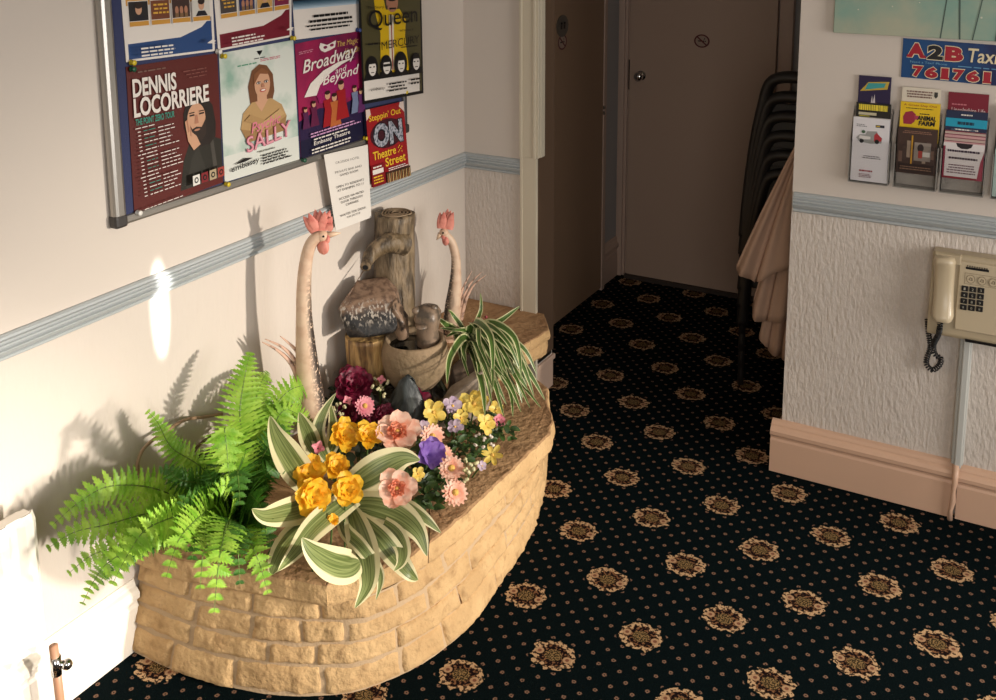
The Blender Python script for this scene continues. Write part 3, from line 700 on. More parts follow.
leaflet('black leaflet with yellow heading in the leftmost holder', 1.323, 1.417, 1.0, 1.192, .018, .006, ink(34, 30, 24), d2)
def d3(p):
    p.rect(.62, .86, .86, .90, ink(40, 40, 50)); p.rect(.64, .87, .74, .89, ink(196, 170, 60)); p.lines(.1, .85, .4, .9, 2, ink(120, 120, 120), .3)
    p.poly([(.10, .68), (.2, .62), (.5, .60), (.80, .62), (.82, .70), (.72, .74), (.66, .80), (.40, .79), (.36, .74), (.2, .73)], ink(150, 150, 146)); p.poly([(.60, .64), (.80, .65), (.81, .70), (.66, .78), (.60, .74)], ink(170, 50, 56))
    p.ell(.26, .635, .06, .035, BLACK); p.ell(.68, .64, .06, .035, BLACK); p.ell(.30, .78, .05, .025, ink(70, 100, 70)); p.poly([(.18, .68), (.3, .66), (.5, .67), (.5, .71), (.2, .72)], ink(210, 205, 200))
    p.lines(.3, .36, .82, .42, 2, ink(110, 104, 104), .2, 'C'); p.lines(.24, .155, .62, .185, 1, ink(150, 40, 50), .05, th=.8); p.lines(.24, .06, .6, .13, 3, ink(130, 90, 96), .2)
leaflet('white leaflet with a drawn car, front of the leftmost holder', 1.3195, 1.4185, .967, 1.152, .030, .010, ink(218, 214, 216), d3)
def d4(p):
    p.lines(.1, .80, .82, .95, 3, ink(120, 90, 80), .2, 'C', th=.6); p.poly([(.84, .94), (.93, .94), (.93, .86), (.885, .82), (.84, .86)], ink(50, 50, 46))
leaflet('cream leaflet at the back of the second holder', 1.443, 1.543, 1.1, 1.245, .010, .006, ink(214, 204, 186), d4)
def d5(p):
    p.text('A Great Day Out', .08, .895, .92, .955, ink(150, 40, 34), bold=.01); p.lines(.12, .83, .85, .87, 1, BLACK, .1, 'C')
    p.poly([(.1, .44), (.08, .62), (.14, .74), (.30, .78), (.40, .70), (.38, .52), (.30, .44)], ink(150, 40, 60)); p.poly([(.36, .68), (.48, .66), (.48, .58), (.38, .56)], ink(170, 60, 80))
    p.text('ANIMAL', .44, .56, .92, .68, BLACK, bold=.04, shear=.1); p.text('FARM', .48, .43, .90, .55, BLACK, bold=.04, shear=.1); p.lines(.5, .70, .76, .75, 1, BLACK, .1)
leaflet('yellow animal farm leaflet in the second holder', 1.4425, 1.5455, 1.094, 1.205, .019, .006, ink(224, 186, 26), d5)
def d6(p):
    p.rect(.04, .03, .96, .22, ink(44, 26, 20))
    for k in range(9): p.rect(.05+.1*k, .25+.05*(k % 3), .14+.1*k, .48+.06*((k*2) % 5), ink(*((110, 84, 70), (70, 52, 44), (150, 130, 112), (88, 66, 60))[k % 4]))
    p.rect(.36, .22, .40, .84, ink(190, 140, 40)); p.rect(.44, .30, .86, .70, ink(140, 128, 118)); p.ell(.6, .58, .08, .09, ink(50, 36, 34)); p.rect(.55, .36, .65, .52, ink(160, 60, 50)); p.rect(.66, .40, .84, .50, ink(196, 190, 182))
    p.lines(.1, .88, .9, .95, 2, ink(150, 110, 90), .2, 'C'); p.lines(.08, .08, .92, .18, 2, ink(130, 100, 80), .15, 'C')
leaflet('brown leaflet with shop interior picture, front of the second holder', 1.4415, 1.5450, 1.005, 1.135, .031, .006, ink(66, 46, 38), d6)
def d7(p): p.lines(.1, .74, .5, .80, 1, ink(190, 110, 120), .1); p.text('Lincolnshire Life', .1, .62, .94, .71, ink(214, 190, 186), bold=.01)
leaflet('dark red leaflet at the back of the third holder', 1.563, 1.664, 1.1, 1.240, .008, .006, ink(120, 20, 40), d7)
def d8(p):
    p.rect(0, .66, 1, .84, ink(30, 150, 180)); p.lines(.36, .89, .64, .95, 1, WHITE, .1, 'C'); p.lines(.28, .70, .7, .79, 1, ink(20, 50, 70), .1, 'C', th=.7); p.lines(.22, .58, .8, .64, 1, WHITE, .1, 'C')
    for k in range(8): p.rect(.02+.12*k, .1+.04*(k % 2), .13+.12*k, .44+.06*((k*3) % 4), ink(*((110, 80, 70), (70, 80, 100), (150, 130, 110), (90, 50, 60))[k % 4]))
    p.lines(.5, .45, .9, .52, 1, ink(200, 100, 140), .1)
leaflet('navy leaflet with turquoise band in the third holder', 1.5615, 1.6655, 1.06, 1.192, .018, .006, ink(30, 40, 70), d8)
def d9(p):
    p.poly([(.30, 1), (.72, 1), (.68, .90), (.58, .85), (.44, .85), (.34, .90)], ink(34, 24, 26)); p.rect(.0, .0, .05, .9, ink(130, 40, 60)); p.poly([(.86, 0), (1, 0), (1, .8), (.92, .5)], ink(150, 60, 76)); p.rect(0, 0, .86, .06, ink(130, 40, 50))
    p.lines(.1, .74, .9, .82, 1, ink(60, 40, 60), .1, 'C', th=.7); p.lines(.14, .54, .86, .62, 1, ink(60, 40, 50), .1, 'C', th=.7); p.lines(.1, .14, .84, .42, 4, ink(110, 80, 86), .3, 'C')
leaflet('white leaflet with pink border, front of the third holder', 1.562, 1.6645, 1.005, 1.105, .031, .005, ink(214, 206, 204), d9)
for k in range(4):
    leaflet('pale card fanned above the white leaflet, layer %s of the pile' % ('lowest', 'second', 'third', 'top')[k] if False else ('lowest', 'second', 'third', 'topmost')[k]+' of the pale pink cards above the white leaflet', 1.5622, 1.6648, 1.07, 1.110+.009*k, .0290-.002*k, .001, ink(196-12*(k % 2), 150+12*(k % 2), 150), lambda p: p.rect(0, .96, 1, 1, ink(120, 50, 66)))
def d10(p): p.rect(0, .8, 1, .9, ink(40, 150, 170)); p.rect(.1, .1, .9, .7, ink(44, 40, 96)); p.rect(.0, 0, .1, 1, ink(150, 186, 180))
leaflet('navy leaflet in the holder at the right edge', 1.692, 1.793, 1.0, 1.215, .020, .010, ink(40, 44, 90), d10)
leaflet('pale green leaflet, front of the holder at the right edge', 1.691, 1.792, .968, 1.10, .031, .006, ink(176, 196, 188), lambda p: p.rect(.1, .0, .95, .95, ink(40, 36, 100)))

def telephone():
    ph = thing('wall_telephone', 'beige push button wall telephone on the right wall', 'telephone', (1.66, YW, .57))
    beige = mat('phone_beige', (172, 156, 128), .38); beige2 = mat('phone_handset_beige', (186, 170, 142), .3); key = mat('phone_key', (26, 24, 24), .35)
    # body: wedge that gets deeper toward the foot
    b = MB(); x0, x1 = 1.556, 1.80
    prof = [(0, .572), (-.068, .562), (-.074, .572), (-.050, .79), (-.044, .797), (0, .797)]
    b.prism([V((x0, YW+y, z)) for y, z in prof], (x1-x0, 0, 0)); b.build('body', beige, ph, bevel=.004)
    b = MB(); b.prism([V((x0+.10, YW+y, z)) for y, z in [(-.058, .560), (-.074, .560), (-.076, .568), (-.060, .568)]], (x1-x0-.1, 0, 0)); b.build('foot_lip', key, ph)
    def fy(z): return YW-.074+(z-.572)*.024/.218
    # raised dial panel
    xa = at(962-4, 280, 1, YW-.07).x
    b = MB(); z0, z1 = .592, .782
    b.prism([V((xa, fy(z0)-.006, z0)), V((xa, fy(z1)-.006, z1)), V((xa, fy(z1), z1)), V((xa, fy(z0), z0))], (x1-.006-xa, 0, 0)); b.build('dial_panel', beige2, ph, bevel=.0025)
    def onp(px, py, off=.0065):
        P = at(px, py, 1, YW-.07)
        for _ in range(4): P = at(px, py, 1, fy(P.z)-off)
        return P
    # keypad: three columns, four rows
    k = 0
    for r in range(4):
        for c in range(3):
            a = onp(964.8+c*8.1-r*.5+.0, 288.3+r*6.2+c*1.0)
            kb = MB(); kb.box((a.x-.0085, a.y-.004, a.z-.0075), (a.x+.0085, a.y+.001, a.z+.0075)); kk = kb.build('key', key, ph, bevel=.0015)
            pr = Print((a.x-.004, a.y-.0042, a.z-.004), (a.x+.004, a.y-.0042, a.z-.004), (a.x+.004, a.y-.0042, a.z+.004), (a.x-.004, a.y-.0042, a.z+.004), (0, -1, 0))
            pr.text('123456789*0#'[k], .2, .05, .8, .95, ink(170, 165, 150)); k += 1
            for part, (mb, ms) in pr.mb.items():
                g_ = mb.build('digit', ms, None, recalc=False); g_.parent = kk
    a = onp(966, 265.5); c_ = onp(989, 271.5)
    pr = Print(V((a.x, fy(a.z)-.0075, a.z-.011)), V((c_.x, fy(a.z)-.0075, a.z-.011)), V((c_.x, fy(a.z)-.0075, a.z+.004)), V((a.x, fy(a.z)-.0075, a.z+.004)), (0, -1, 0))
    pr.rect(0, .1, 1, .55, BLACK, 'name_strip')
    for q in range(9): pr.rect(.04+q*.105, .62, .10+q*.105, .85, BLACK, 'name_strip')
    pr.finish(ph)
    a = onp(965, 272.5); c_ = onp(997, 284)
    y_ = fy(a.z-.014)-.0078
    pr = Print(V((a.x, y_, a.z-.031)), V((c_.x+.01, y_, a.z-.031)), V((c_.x+.01, y_+.003, a.z)), V((a.x, y_+.003, a.z)), (0, -1, 0))
    g2 = ink(120, 106, 84)
    for (u0, v0, u1, v1) in ((0, 0, 1, .03), (0, .97, 1, 1), (0, 0, .012, 1), (.988, 0, 1, 1)): pr.rect(u0, v0, u1, v1, g2, 'instruction_pictograms')
    for q in range(3):
        u = .17+.31*q; n = 20; o1 = [(u+.12*math.cos(i*2*math.pi/n), .5+.38*math.sin(i*2*math.pi/n)) for i in range(n)]
        pr.poly(o1, g2, 'instruction_pictograms'); pr.ell(u, .5, .105, .33, beige2, 'instruction_pictograms'); pr.poly([(u-.06, .4), (u-.02, .66), (u+.05, .62), (u+.06, .36)], g2, 'instruction_pictograms'); pr.ell(u, .5, .02, .07, beige2, 'instruction_pictograms')
    pr.finish(ph)
    # handset in its cradle
    t = onp(945.5, 254.5, .0); bt = onp(943, 318.0, .0)
    b = MB(); rows = []; N = 14
    for i in range(N+1):
        f = i/N; z = bt.z+(t.z-bt.z)*f; x = bt.x+(t.x-bt.x)*f
        out = .030+.020*abs(2*f-1)**2.2; hw = .0255+.0035*abs(2*f-1)**2
        if i in (0, N): hw *= .82; out *= .86
        yb = fy(z)+.002; rows.append([V((x+sx*hw, yb-so*out, z)) for sx, so in ((-1, 0), (-1, .55), (-.86, .86), (-.5, 1), (.5, 1), (.86, .86), (1, .55), (1, 0))])
    bi = b.grid(rows); b.face([bi+k for k in range(8)]); b.face([bi+N*8+k for k in range(8)][::-1])
    h = b.build('handset', beige2, ph, smooth=True); h.modifiers.new('b', 'BEVEL').width = .003
    b = MB(); z0, z1 = bt.z-.006, t.z+.008; xa2 = bt.x-.034
    b.prism([V((xa2, fy(z1)+.001, z1)), V((xa2, fy(z1)-.012, z1-.004)), V((xa2, fy(z1-.03)-.012, z1-.03)), V((xa2, fy(z1-.03)+.001, z1-.03))], (.068, 0, 0))
    b.build('cradle', beige, ph, bevel=.003)
    # coiled cord
    pts = [onp(925.5, 325, .0), onp(926, 340), onp(927.5, 355), onp(924, 366), onp(923.5, 373), onp(929, 379), onp(936, 374.5), onp(938, 367), onp(932, 362), onp(931, 352), onp(937, 338), onp(940, 328), onp(941, 318)]
    pts = [V((p_.x, YW-.030, p_.z)) for p_ in pts]; pts[0] = V((pts[0].x, YW-.030, pts[0].z)); pts[-1] = V((pts[-1].x, YW-.082, pts[-1].z+.0)); pts[-2].y = YW-.085; pts[-3].y = YW-.06
    fine = []
    for i in range(len(pts)-1):
        p0, p1, p2, p3 = pts[max(i-1, 0)], pts[i], pts[i+1], pts[min(i+2, len(pts)-1)]
        for s_ in range(24):
            f = s_/24
            fine.append(.5*((2*p1)+(p2-p0)*f+(2*p0-5*p1+4*p2-p3)*f*f+(3*p1-p0-3*p2+p3)*f**3))
    fine.append(pts[-1]); hel = []
    L = 0; ref = V((0, -1, 0))
    for i, P in enumerate(fine):
        T = (fine[min(i+1, len(fine)-1)]-fine[max(i-1, 0)]).normalized()
        if i: L += (P-fine[i-1]).length
        A = T.cross(ref).normalized(); B = T.cross(A)
        n_ = 1
        hel.append((P, A, B, L))
    path = []
    dens = 10/ .0068
    tot = hel[-1][3]; K = int(tot*dens); j = 0
    for q in range(K+1):
        l = tot*q/K
        while j < len(hel)-2 and hel[j+1][3] < l: j += 1
        f = (l-hel[j][3])/max(1e-9, hel[j+1][3]-hel[j][3]); P = hel[j][0].lerp(hel[j+1][0], min(1, f)); A, B = hel[j][1], hel[j][2]
        a = 2*math.pi*q/10; path.append(P+(A*math.cos(a)+B*math.sin(a))*.0062)
    b = MB(); b.tube(path, .0023, 5); b.build('coiled_cord', mat('cord_black', (22, 20, 20), .4), ph, smooth=True)
telephone()

# ------------------------------------------------------------------ stone planter
def nz3(p, s, seed=0.0): return noise.noise(V((p[0]*s+seed, p[1]*s-seed, p[2]*s+seed*.7)))
BASE = [(.004, -.79), (.1, -.79), (.224, -.779), (.395, -.737), (.52, -.670), (.579, -.612), (.640, -.502), (.670, -.380), (.675, -.288), (.660, -.14), (.643, .007), (.603, .174), (.56, .30), (.50, .42), (.42, .55)]
TOPW = [(.004, -.742), (.1, -.742), (.22, -.728), (.37, -.690), (.478, -.645), (.56, -.60), (.606, -.50), (.624, -.40), (.630, -.30), (.628, -.14), (.625, .0), (.606, .165), (.562, .27), (.51, .40), (.42, .53)]
CAPH, WALLH = .265, .213
planter = thing('stone_planter', 'low rounded sandstone planter with flat capstones against the left wall', 'planter', (.3, -.1, 0))
def resample(P, Q):
    """dense outline table: (arc, base point, top point)"""
    out = []; L = 0
    for i in range(len(P)-1):
        for k in range(12):
            f = k/12
            def cr(A, f=f, i=i):
                p0, p1, p2, p3 = [V((*A[min(max(j, 0), len(A)-1)], 0)) for j in (i-1, i, i+1, i+2)]
                return .5*((2*p1)+(p2-p0)*f+(2*p0-5*p1+4*p2-p3)*f*f+(3*p1-p0-3*p2+p3)*f**3)
            b, t = cr(P), cr(Q)
            if out: L += (b-out[-1][1]).length
            out.append((L, b, t))
    return out
OUT = resample(BASE, TOPW); TOT = OUT[-1][0]
def outline(s, z):
    s = min(max(s, 0), TOT-1e-6); lo, hi = 0, len(OUT)-1
    while hi-lo > 1:
        m_ = (lo+hi)//2
        if OUT[m_][0] <= s: lo = m_
        else: hi = m_
    a, c = OUT[lo], OUT[hi]; f = (s-a[0])/max(1e-9, c[0]-a[0]); h = z/WALLH
    p = a[1].lerp(c[1], f)*(1-h)+a[2].lerp(c[2], f)*h
    t = (c[1]-a[1]).normalized(); return V((p.x, p.y, z)), V((t.y, -t.x, 0))
def stones():
    b = MB(); rnd = random.Random(11)
    courses = [(.0, .0635), (.068, .1095), (.114, .1615), (.166, .212)]
    tall = [(.98, 1.16, .068, .160), (1.36, 1.52, .114, .211), (.0, .13, .0, .083)]
    for ci, (z0, z1) in enumerate(courses):
        s = -rnd.uniform(0, .1)
        while s < TOT:
            ln = rnd.uniform(.09, .24) if s < .75 else rnd.uniform(.14, .30)
            s0, s1 = max(s, 0), min(s+ln, TOT); s += ln+.005
            if s1-s0 < .03: continue
            n, m_ = max(4, int((s1-s0)/.008)), 7; rows = []; sd = rnd.uniform(0, 50); push = rnd.uniform(-.003, .003); tilt = rnd.uniform(-.05, .05)
            zj0, zj1 = z0+rnd.uniform(-.002, .002), z1+rnd.uniform(-.003, .003)
            for j in range(m_+1):
                row = []
                for i in range(n+1):
                    u, v = i/n, j/m_
                    e = min(u*(s1-s0), (1-u)*(s1-s0), v*(z1-z0), (1-v)*(z1-z0))
                    ss = s0+(s1-s0)*u+.002*nz3((u*9, v*3, sd), 1); zz = zj0+(zj1-zj0)*v+.0016*nz3((u*7, v*2, sd+9), 1)
                    p, nn = outline(ss, max(0, zz))
                    d = push+tilt*(v-.5)*(z1-z0)+.0045*nz3(p, 26, sd)+.003*nz3(p, 70, sd)
                    d -= .009*max(0, 1-e/.0055)**2
                    row.append(p+nn*d)
                rows.append(row)
            b.grid(rows)
            # return edges into the joint
            loop = rows[0]+[r[-1] for r in rows[1:]]+rows[-1][-2::-1]+[r[0] for r in rows[-2:0:-1]]
            back = []
            for p in loop:
                c = V((.3, -.1, p.z)); back.append(p+(c-p).normalized()*.014)
            b.grid([loop, back], closed=True)
    o = b.build('stone_courses', sandstone, planter, smooth=True, recalc=False)
    b = MB(); rows = []
    for j in range(5):
        z = WALLH*j/4; row = []
        for i in range(161):
            p, nn = outline(TOT*i/160, z); row.append(p-nn*(.0075+.0015*nz3(p, 60)))
        rows.append(row)
    b.grid(rows); b.build('mortar_joints', mortar_m, planter, smooth=True, recalc=False)
stones()
def slab(name, pts, z0, z1, rough, m, skip=(), seed=1.0, parent=None):
    """stone slab with a hewn edge"""
    P = []
    n = len(pts)
    for i in range(n):
        a, c = V((*pts[i], 0)), V((*pts[(i+1) % n], 0)); k = max(1, int((c-a).length/.012))
        for q in range(k): P.append((a.lerp(c, q/k), i in skip))
    N = len(P); rows = []
    lv = [(0, .004), (.15, .0075), (.4, .0065), (.7, .004), (.93, .001), (1, -.004)] if name == 'capstone' else [(0, -.004), (.12, 0), (.4, .0035), (.7, .001), (.92, -.001), (1, -.004)]
    for f, o in lv:
        row = []
        for i in range(N):
            p, sk = P[i]; t = (P[(i+1) % N][0]-P[i-1][0]).normalized(); nn = V((t.y, -t.x, 0)); z = z0+(z1-z0)*f
            d = 0 if sk else o+rough*nz3((p.x, p.y, z), 30, seed)+rough*.6*nz3((p.x, p.y, z*2), 90, seed)
            row.append(V((p.x, p.y, z+(0 if sk or f in (0, ) else .0018*nz3(p, 25, seed))))+nn*d)
        rows.append(row)
    b = MB(); rows = [[V((max(p.x, .003), p.y, p.z)) for p in r_] for r_ in rows]; bi = b.grid(rows, closed=True, mfun=lambda i, j: 1 if i < 4 else 0)  # sides take the lighter sandstone, tops the colour darkened for grazing light
    b.face([bi+(len(lv)-1)*N+k for k in range(N)]); b.face([bi+k for k in range(N)][::-1])
    return b.build(name, [m, sandstone], parent, recalc=True)
slab('capstone', [(.004, -.752), (.155, -.745), (.369, -.690), (.499, -.656), (.42, -.40), (.004, -.40)], WALLH, CAPH, .003, capstone_m, (4, 5), 1.3, planter)
slab('capstone', [(.502, -.654), (.560, -.580), (.604, -.480), (.614, -.42), (.418, -.12), (.424, -.40)], WALLH, CAPH, .003, capstone_m, (3, 4, 5), 4.3, planter)
slab('capstone', [(.616, -.418), (.628, -.30), (.630, -.15), (.634, .06), (.636, .165), (.605, .25), (.545, .335), (.50, .42), (.25, .60), (.004, .60), (.004, -.398), (.418, -.398), (.421, -.12)], WALLH, CAPH, .004, capstone_m, (8, 9, 10, 11, 12), 7.1, planter)
slab('riser_stone', [(.004, .40), (.20, .38), (.345, .385), (.386, .64), (.335, .745), (.004, .752)], CAPH-.004, .316, .004, sandstone, (0, 5), 2.2, planter)
slab('raised_slab', [(.004, .34), (.18, .335), (.362, .345), (.393, .645), (.345, .715), (.318, .752), (.004, .752)], .314, .352, .003, capstone_m, (0, 5, 6), 3.7, planter)

# ------------------------------------------------------------------ water feature
def catmull_(P, k=5):
    out = []
    for i in range(len(P)-1):
        p0, p1, p2, p3 = P[max(i-1, 0)], P[i], P[i+1], P[min(i+2, len(P)-1)]
        for q in range(k):
            f = q/k; out.append(.5*((2*p1)+(p2-p0)*f+(2*p0-5*p1+4*p2-p3)*f*f+(3*p1-p0-3*p2+p3)*f**3))
    return out+[P[-1]]
def bark(name, c1, c2, c3, st=(1, 1, .12), sc_=60):
    m = mat(name, c1, .55); g = NG(m)
    tc = g.new('ShaderNodeTexCoord'); mp = g.new('ShaderNodeMapping'); mp.inputs['Scale'].default_value = st; g.link(tc.outputs['Object'], mp.inputs[0])
    n1 = g.noise(sc_, 6, mp.outputs[0]); n2 = g.noise(14, 4, tc.outputs['Object']); n3 = g.noise(140, 3, mp.outputs[0])
    col = g.mix(g.step(n1, .36, .62), lin(c3), lin(c1)); col = g.mix(g.op('MULTIPLY', g.step(n2, .48, .7), .8), col, lin(c2))
    col = g.mix(g.op('MULTIPLY', g.step(n3, .55, .7), .5), col, lin(c3)); g.link(col, g.b.inputs['Base Color'])
    bp = g.new('ShaderNodeBump'); bp.inputs['Strength'].default_value = .8; bp.inputs['Distance'].default_value = .006
    g.link(g.op('ADD', n1, n3), bp.inputs['Height']); g.link(bp.outputs[0], g.b.inputs['Normal']); return m
bark_m = bark('carved_bark', (138, 118, 92), (104, 86, 60), (66, 54, 40), (1, 1, .2), 45); stump_m = bark('stump_bark', (200, 162, 104), (168, 126, 74), (92, 66, 40), sc_=44)
pot_m = stone_material('pot_stone', (150, 128, 102), (124, 106, 80), (82, 72, 54), .7)
wet = mat('wet_stone', (44, 42, 38), .12, spec=.6, vary=(30, (90, 86, 76), .55, .7), bump=(60, .4))
water_m = mat('dark_water', (16, 18, 16), .05, spec=.7)
frog_m = mat('frog_stone', (132, 112, 94), .4, vary=(30, (82, 72, 62), .46, .62), bump=(50, .6))
def boulder_material():
    m = mat('boulder_stone', (120, 96, 78), .45); g = NG(m)
    tc = g.new('ShaderNodeTexCoord'); sx = g.new('ShaderNodeSeparateXYZ'); g.link(tc.outputs['Object'], sx.inputs[0])
    n1 = g.noise(24, 5, tc.outputs['Object']); n2 = g.noise(190, 4, tc.outputs['Object']); n3 = g.noise(60, 5, tc.outputs['Object'])
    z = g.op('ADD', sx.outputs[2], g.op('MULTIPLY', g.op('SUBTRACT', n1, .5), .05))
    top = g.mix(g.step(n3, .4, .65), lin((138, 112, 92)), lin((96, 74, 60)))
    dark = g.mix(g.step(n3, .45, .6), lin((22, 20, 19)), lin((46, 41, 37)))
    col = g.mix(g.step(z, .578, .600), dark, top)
    mpb = g.new('ShaderNodeMapping'); mpb.inputs['Scale'].default_value = (1, 1, .35); g.link(tc.outputs['Object'], mpb.inputs[0]); n2 = g.noise(150, 4, mpb.outputs[0])
    band = g.op('MULTIPLY', g.step(z, .540, .575), g.op('SUBTRACT', 1, g.step(z, .60, .625)))
    col = g.mix(g.op('MULTIPLY', band, g.step(n2, .53, .62)), col, lin((170, 160, 148)))
    g.link(col, g.b.inputs['Base Color'])
    bp = g.new('ShaderNodeBump'); bp.inputs['Strength'].default_value = .5; bp.inputs['Distance'].default_value = .005
    g.link(n3, bp.inputs['Height']); g.link(bp.outputs[0], g.b.inputs['Normal']); return m
def hull(pts, name, m, parent=None, sub=2, seed=0, rough=.003, bevel=.008):
    import bmesh
    bm = bmesh.new()
    for p in pts: bm.verts.new(p)
    bmesh.ops.convex_hull(bm, input=bm.verts)
    bmesh.ops.delete(bm, geom=[v for v in bm.verts if not v.link_faces], context='VERTS')
    bmesh.ops.bevel(bm, geom=list(bm.edges), offset=bevel, segments=2, affect='EDGES', profile=.6)
    bmesh.ops.triangulate(bm, faces=bm.faces)
    bmesh.ops.subdivide_edges(bm, edges=[e for e in bm.edges if e.calc_length() > .012], cuts=2, use_grid_fill=True)
    bmesh.ops.triangulate(bm, faces=bm.faces)
    bm.normal_update()
    for v in bm.verts: v.co += v.normal*rough*(nz3(v.co, 30, seed)+.5*nz3(v.co, 80, seed))
    bmesh.ops.recalc_face_normals(bm, faces=bm.faces)
    me = bpy.data.meshes.new(name); bm.to_mesh(me); bm.free(); me.materials.append(m)
    me.polygons.foreach_set('use_smooth', [True]*len(me.polygons))
    o = bpy.data.objects.new(name, me); sc.collection.objects.link(o)
    if parent is not None: attach(o, parent)
    return o
FB = .36
POT = V((.235, .085, FB)); TR = V((.090, .215, FB)); ST = V((.092, .050, FB))
fountain = thing('water_feature', 'tabletop water feature of carved tree trunk, boulder, stump and stone bowl', 'fountain', (.16, .12, CAPH))
hull([(.02, -.04, CAPH), (.25, -.06, CAPH), (.33, .06, CAPH), (.30, .20, CAPH), (.15, .32, CAPH), (.02, .32, CAPH), (.03, -.02, FB), (.24, -.03, FB), (.30, .07, FB), (.26, .17, FB), (.14, .28, FB), (.03, .28, FB)], 'rocky_base', wet, fountain)
# trunk
def trunk():
    b = MB(); rows = []; n = 40; N = 26
    O = TR
    cb, ct = at_v(O, 391, 372), at_v(O, 396, 214)
    for i in range(N+1):
        f = i/N; c = cb.lerp(ct, f); c.x += .006*math.sin(f*5); r = .064-.004*f+.012*max(0, 1-f*4)**2
        rows.append([V((c.x+rr*math.cos(a), c.y+rr*math.sin(a), c.z)) for a in [2*math.pi*k/n for k in range(n)] for rr in [r*(1+.12*nz3((math.cos(a)*1.5, math.sin(a)*1.5, f*1.3), 1.6, 3)+.08*nz3((math.cos(a)*4, math.sin(a)*4, f*2), 2, 5))]])
    c = ct; lip = [V((c.x+(p.x-c.x)*.86, c.y+(p.y-c.y)*.86, p.z+.004)) for p in rows[-1]]; rows.append(lip)
    for q in (.7, .5, .3, .08): rows.append([V((c.x+(p.x-c.x)*q, c.y+(p.y-c.y)*q, c.z+.002*math.sin(q*40)+.003*nz3(p, 40))) for p in rows[N]])
    b.grid(rows, closed=True); return b.build('trunk', bark_m, fountain, smooth=True)
tr = trunk()
def ring_tex():
    m = mat('cut_wood', (120, 98, 74), .7); g = NG(m)
    return m
b = MB(); c = at_v(TR, 396, 214)
for q in (.044, .034, .024, .013):
    b.tube([c+V((q*math.cos(a)*(1+.08*math.sin(3*a)), q*math.sin(a), .004)) for a in [k*math.pi/14 for k in range(29)]], .0028, 6)
b.build('growth_rings', mat('growth_ring', (146, 124, 98), .7), tr, smooth=True)
sp = catmull_([at_v(TR, 402, 240, .03), at_v(TR, 390, 236, .065), at_v(TR, 379, 239, .082), at_v(TR, 371, 245, .095), at_v(TR, 368, 249.5, .112), at_v(TR, 366.5, 252, .134)])
b = MB(); b.tube(sp, [.040-.024*min(1, i/(len(sp)-1)*1.15)**.7 for i in range(len(sp))], 16, cap=False)
b.tube([sp[-1], sp[-1]+(sp[-1]-sp[-2]).normalized()*.002], [.016, .008], 16, cap=False)
spo = b.build('spout', bark_m, fountain, smooth=True)
b = MB(); d = (sp[-1]-sp[-2]).normalized(); b.tube([sp[-1]-d*.004, sp[-1]+d*.0026], .0085, 14); b.build('spout_hole', mat('hole_black', (10, 9, 8), .8), spo)
# stump
b = MB(); rows = []; n = 36; O = ST
cb, ct = at_v(O, 369, 400), at_v(O, 368, 334)
for i in range(15):
    f = i/14; c = cb.lerp(ct, f); r = .055+.012*f
    rows.append([V((c.x+r*s_*math.cos(a), c.y+r*s_*math.sin(a), c.z)) for a in [2*math.pi*k/n for k in range(n)] for s_ in [1+.06*nz3((math.cos(a)*3, math.sin(a)*3, f*.6), 2, 8)]])
for q in (.93, .6, .1):
    rows.append([V((c.x+(p.x-c.x)*q, c.y+(p.y-c.y)*q, c.z+.006*(1-q)+.003*nz3(p, 60))) for p in rows[14]])
b.grid(rows, closed=True); b.build('stump', stump_m, fountain, smooth=True)
# boulder resting on stump
bm_ = boulder_material(); D = .0
pts = [at_v(ST, 338, 303, .05), at_v(ST, 348, 329, .07), at_v(ST, 394, 324, .075), at_v(ST, 402, 307, .06), at_v(ST, 391, 290, .03), at_v(ST, 343, 298, .03), at_v(ST, 358, 284, -.04), at_v(ST, 385, 281, -.045), at_v(ST, 398, 290, -.03), at_v(ST, 340, 312, -.02), at_v(ST, 352, 330, -.01), at_v(ST, 392, 326, -.01), at_v(ST, 402, 312, -.01), at_v(ST, 366, 326, .085)]
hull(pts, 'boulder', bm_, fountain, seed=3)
pts = [at_v(ST, 390, 296, .06), at_v(ST, 402, 312, .075), at_v(ST, 408, 330, .06), at_v(ST, 398, 334, .06), at_v(ST, 391, 322, .05), at_v(ST, 397, 292, .02), at_v(ST, 408, 312, .02), at_v(ST, 408, 330, .0), at_v(ST, 394, 330, .0)]
hull(pts, 'channel_stone', mat('channel_stone', (136, 112, 92), .4, vary=(40, (54, 46, 40), .5, .62), bump=(80, .3)), fountain, seed=5)
# bowl
prof = [(.052, .0), (.068, .006), (.086, .03), (.098, .065), (.102, .095), (.098, .118), (.092, .132), (.090, .140), (.084, .143), (.078, .138), (.076, .122), (.072, .112)]
b = MB(); b.lathe([(r*.98, z) for r, z in prof], POT, 48, fun=lambda p: p+V((p.x-POT.x, p.y-POT.y, 0))*.05*nz3(p, 14, 2)); bowl = b.build('bowl', pot_m, fountain, smooth=True)
b = MB(); b.tube([POT+V((0, 0, .118)), POT+V((0, 0, .121))], .076, 40); b.build('water', water_m, bowl)
b = MB(); fc = at_v(POT, 428, 330)
def frogp(p): return p+V((p.x-fc.x, p.y-fc.y, (p.z-fc.z)*.6))*.22*nz3(p, 26, 9)
rows = []
base = POT+V((fc.x-POT.x, fc.y-POT.y, .105)); top = at_v(POT, 426, 305)
prof = [(.036, 0), (.035, .02), (.034, .045), (.038, .06), (.043, .075), (.040, .088), (.033, .098), (.020, .103), (.004, .104)]
hgt = top.z-base.z
b.lathe([(r*.95, z*hgt/.104) for r, z in prof], base, 32, fun=lambda p: p+V(((p.x-base.x), (p.y-base.y), 0))*.25*nz3(p, 30, 4)); 
e = base+V((0, 0, hgt))
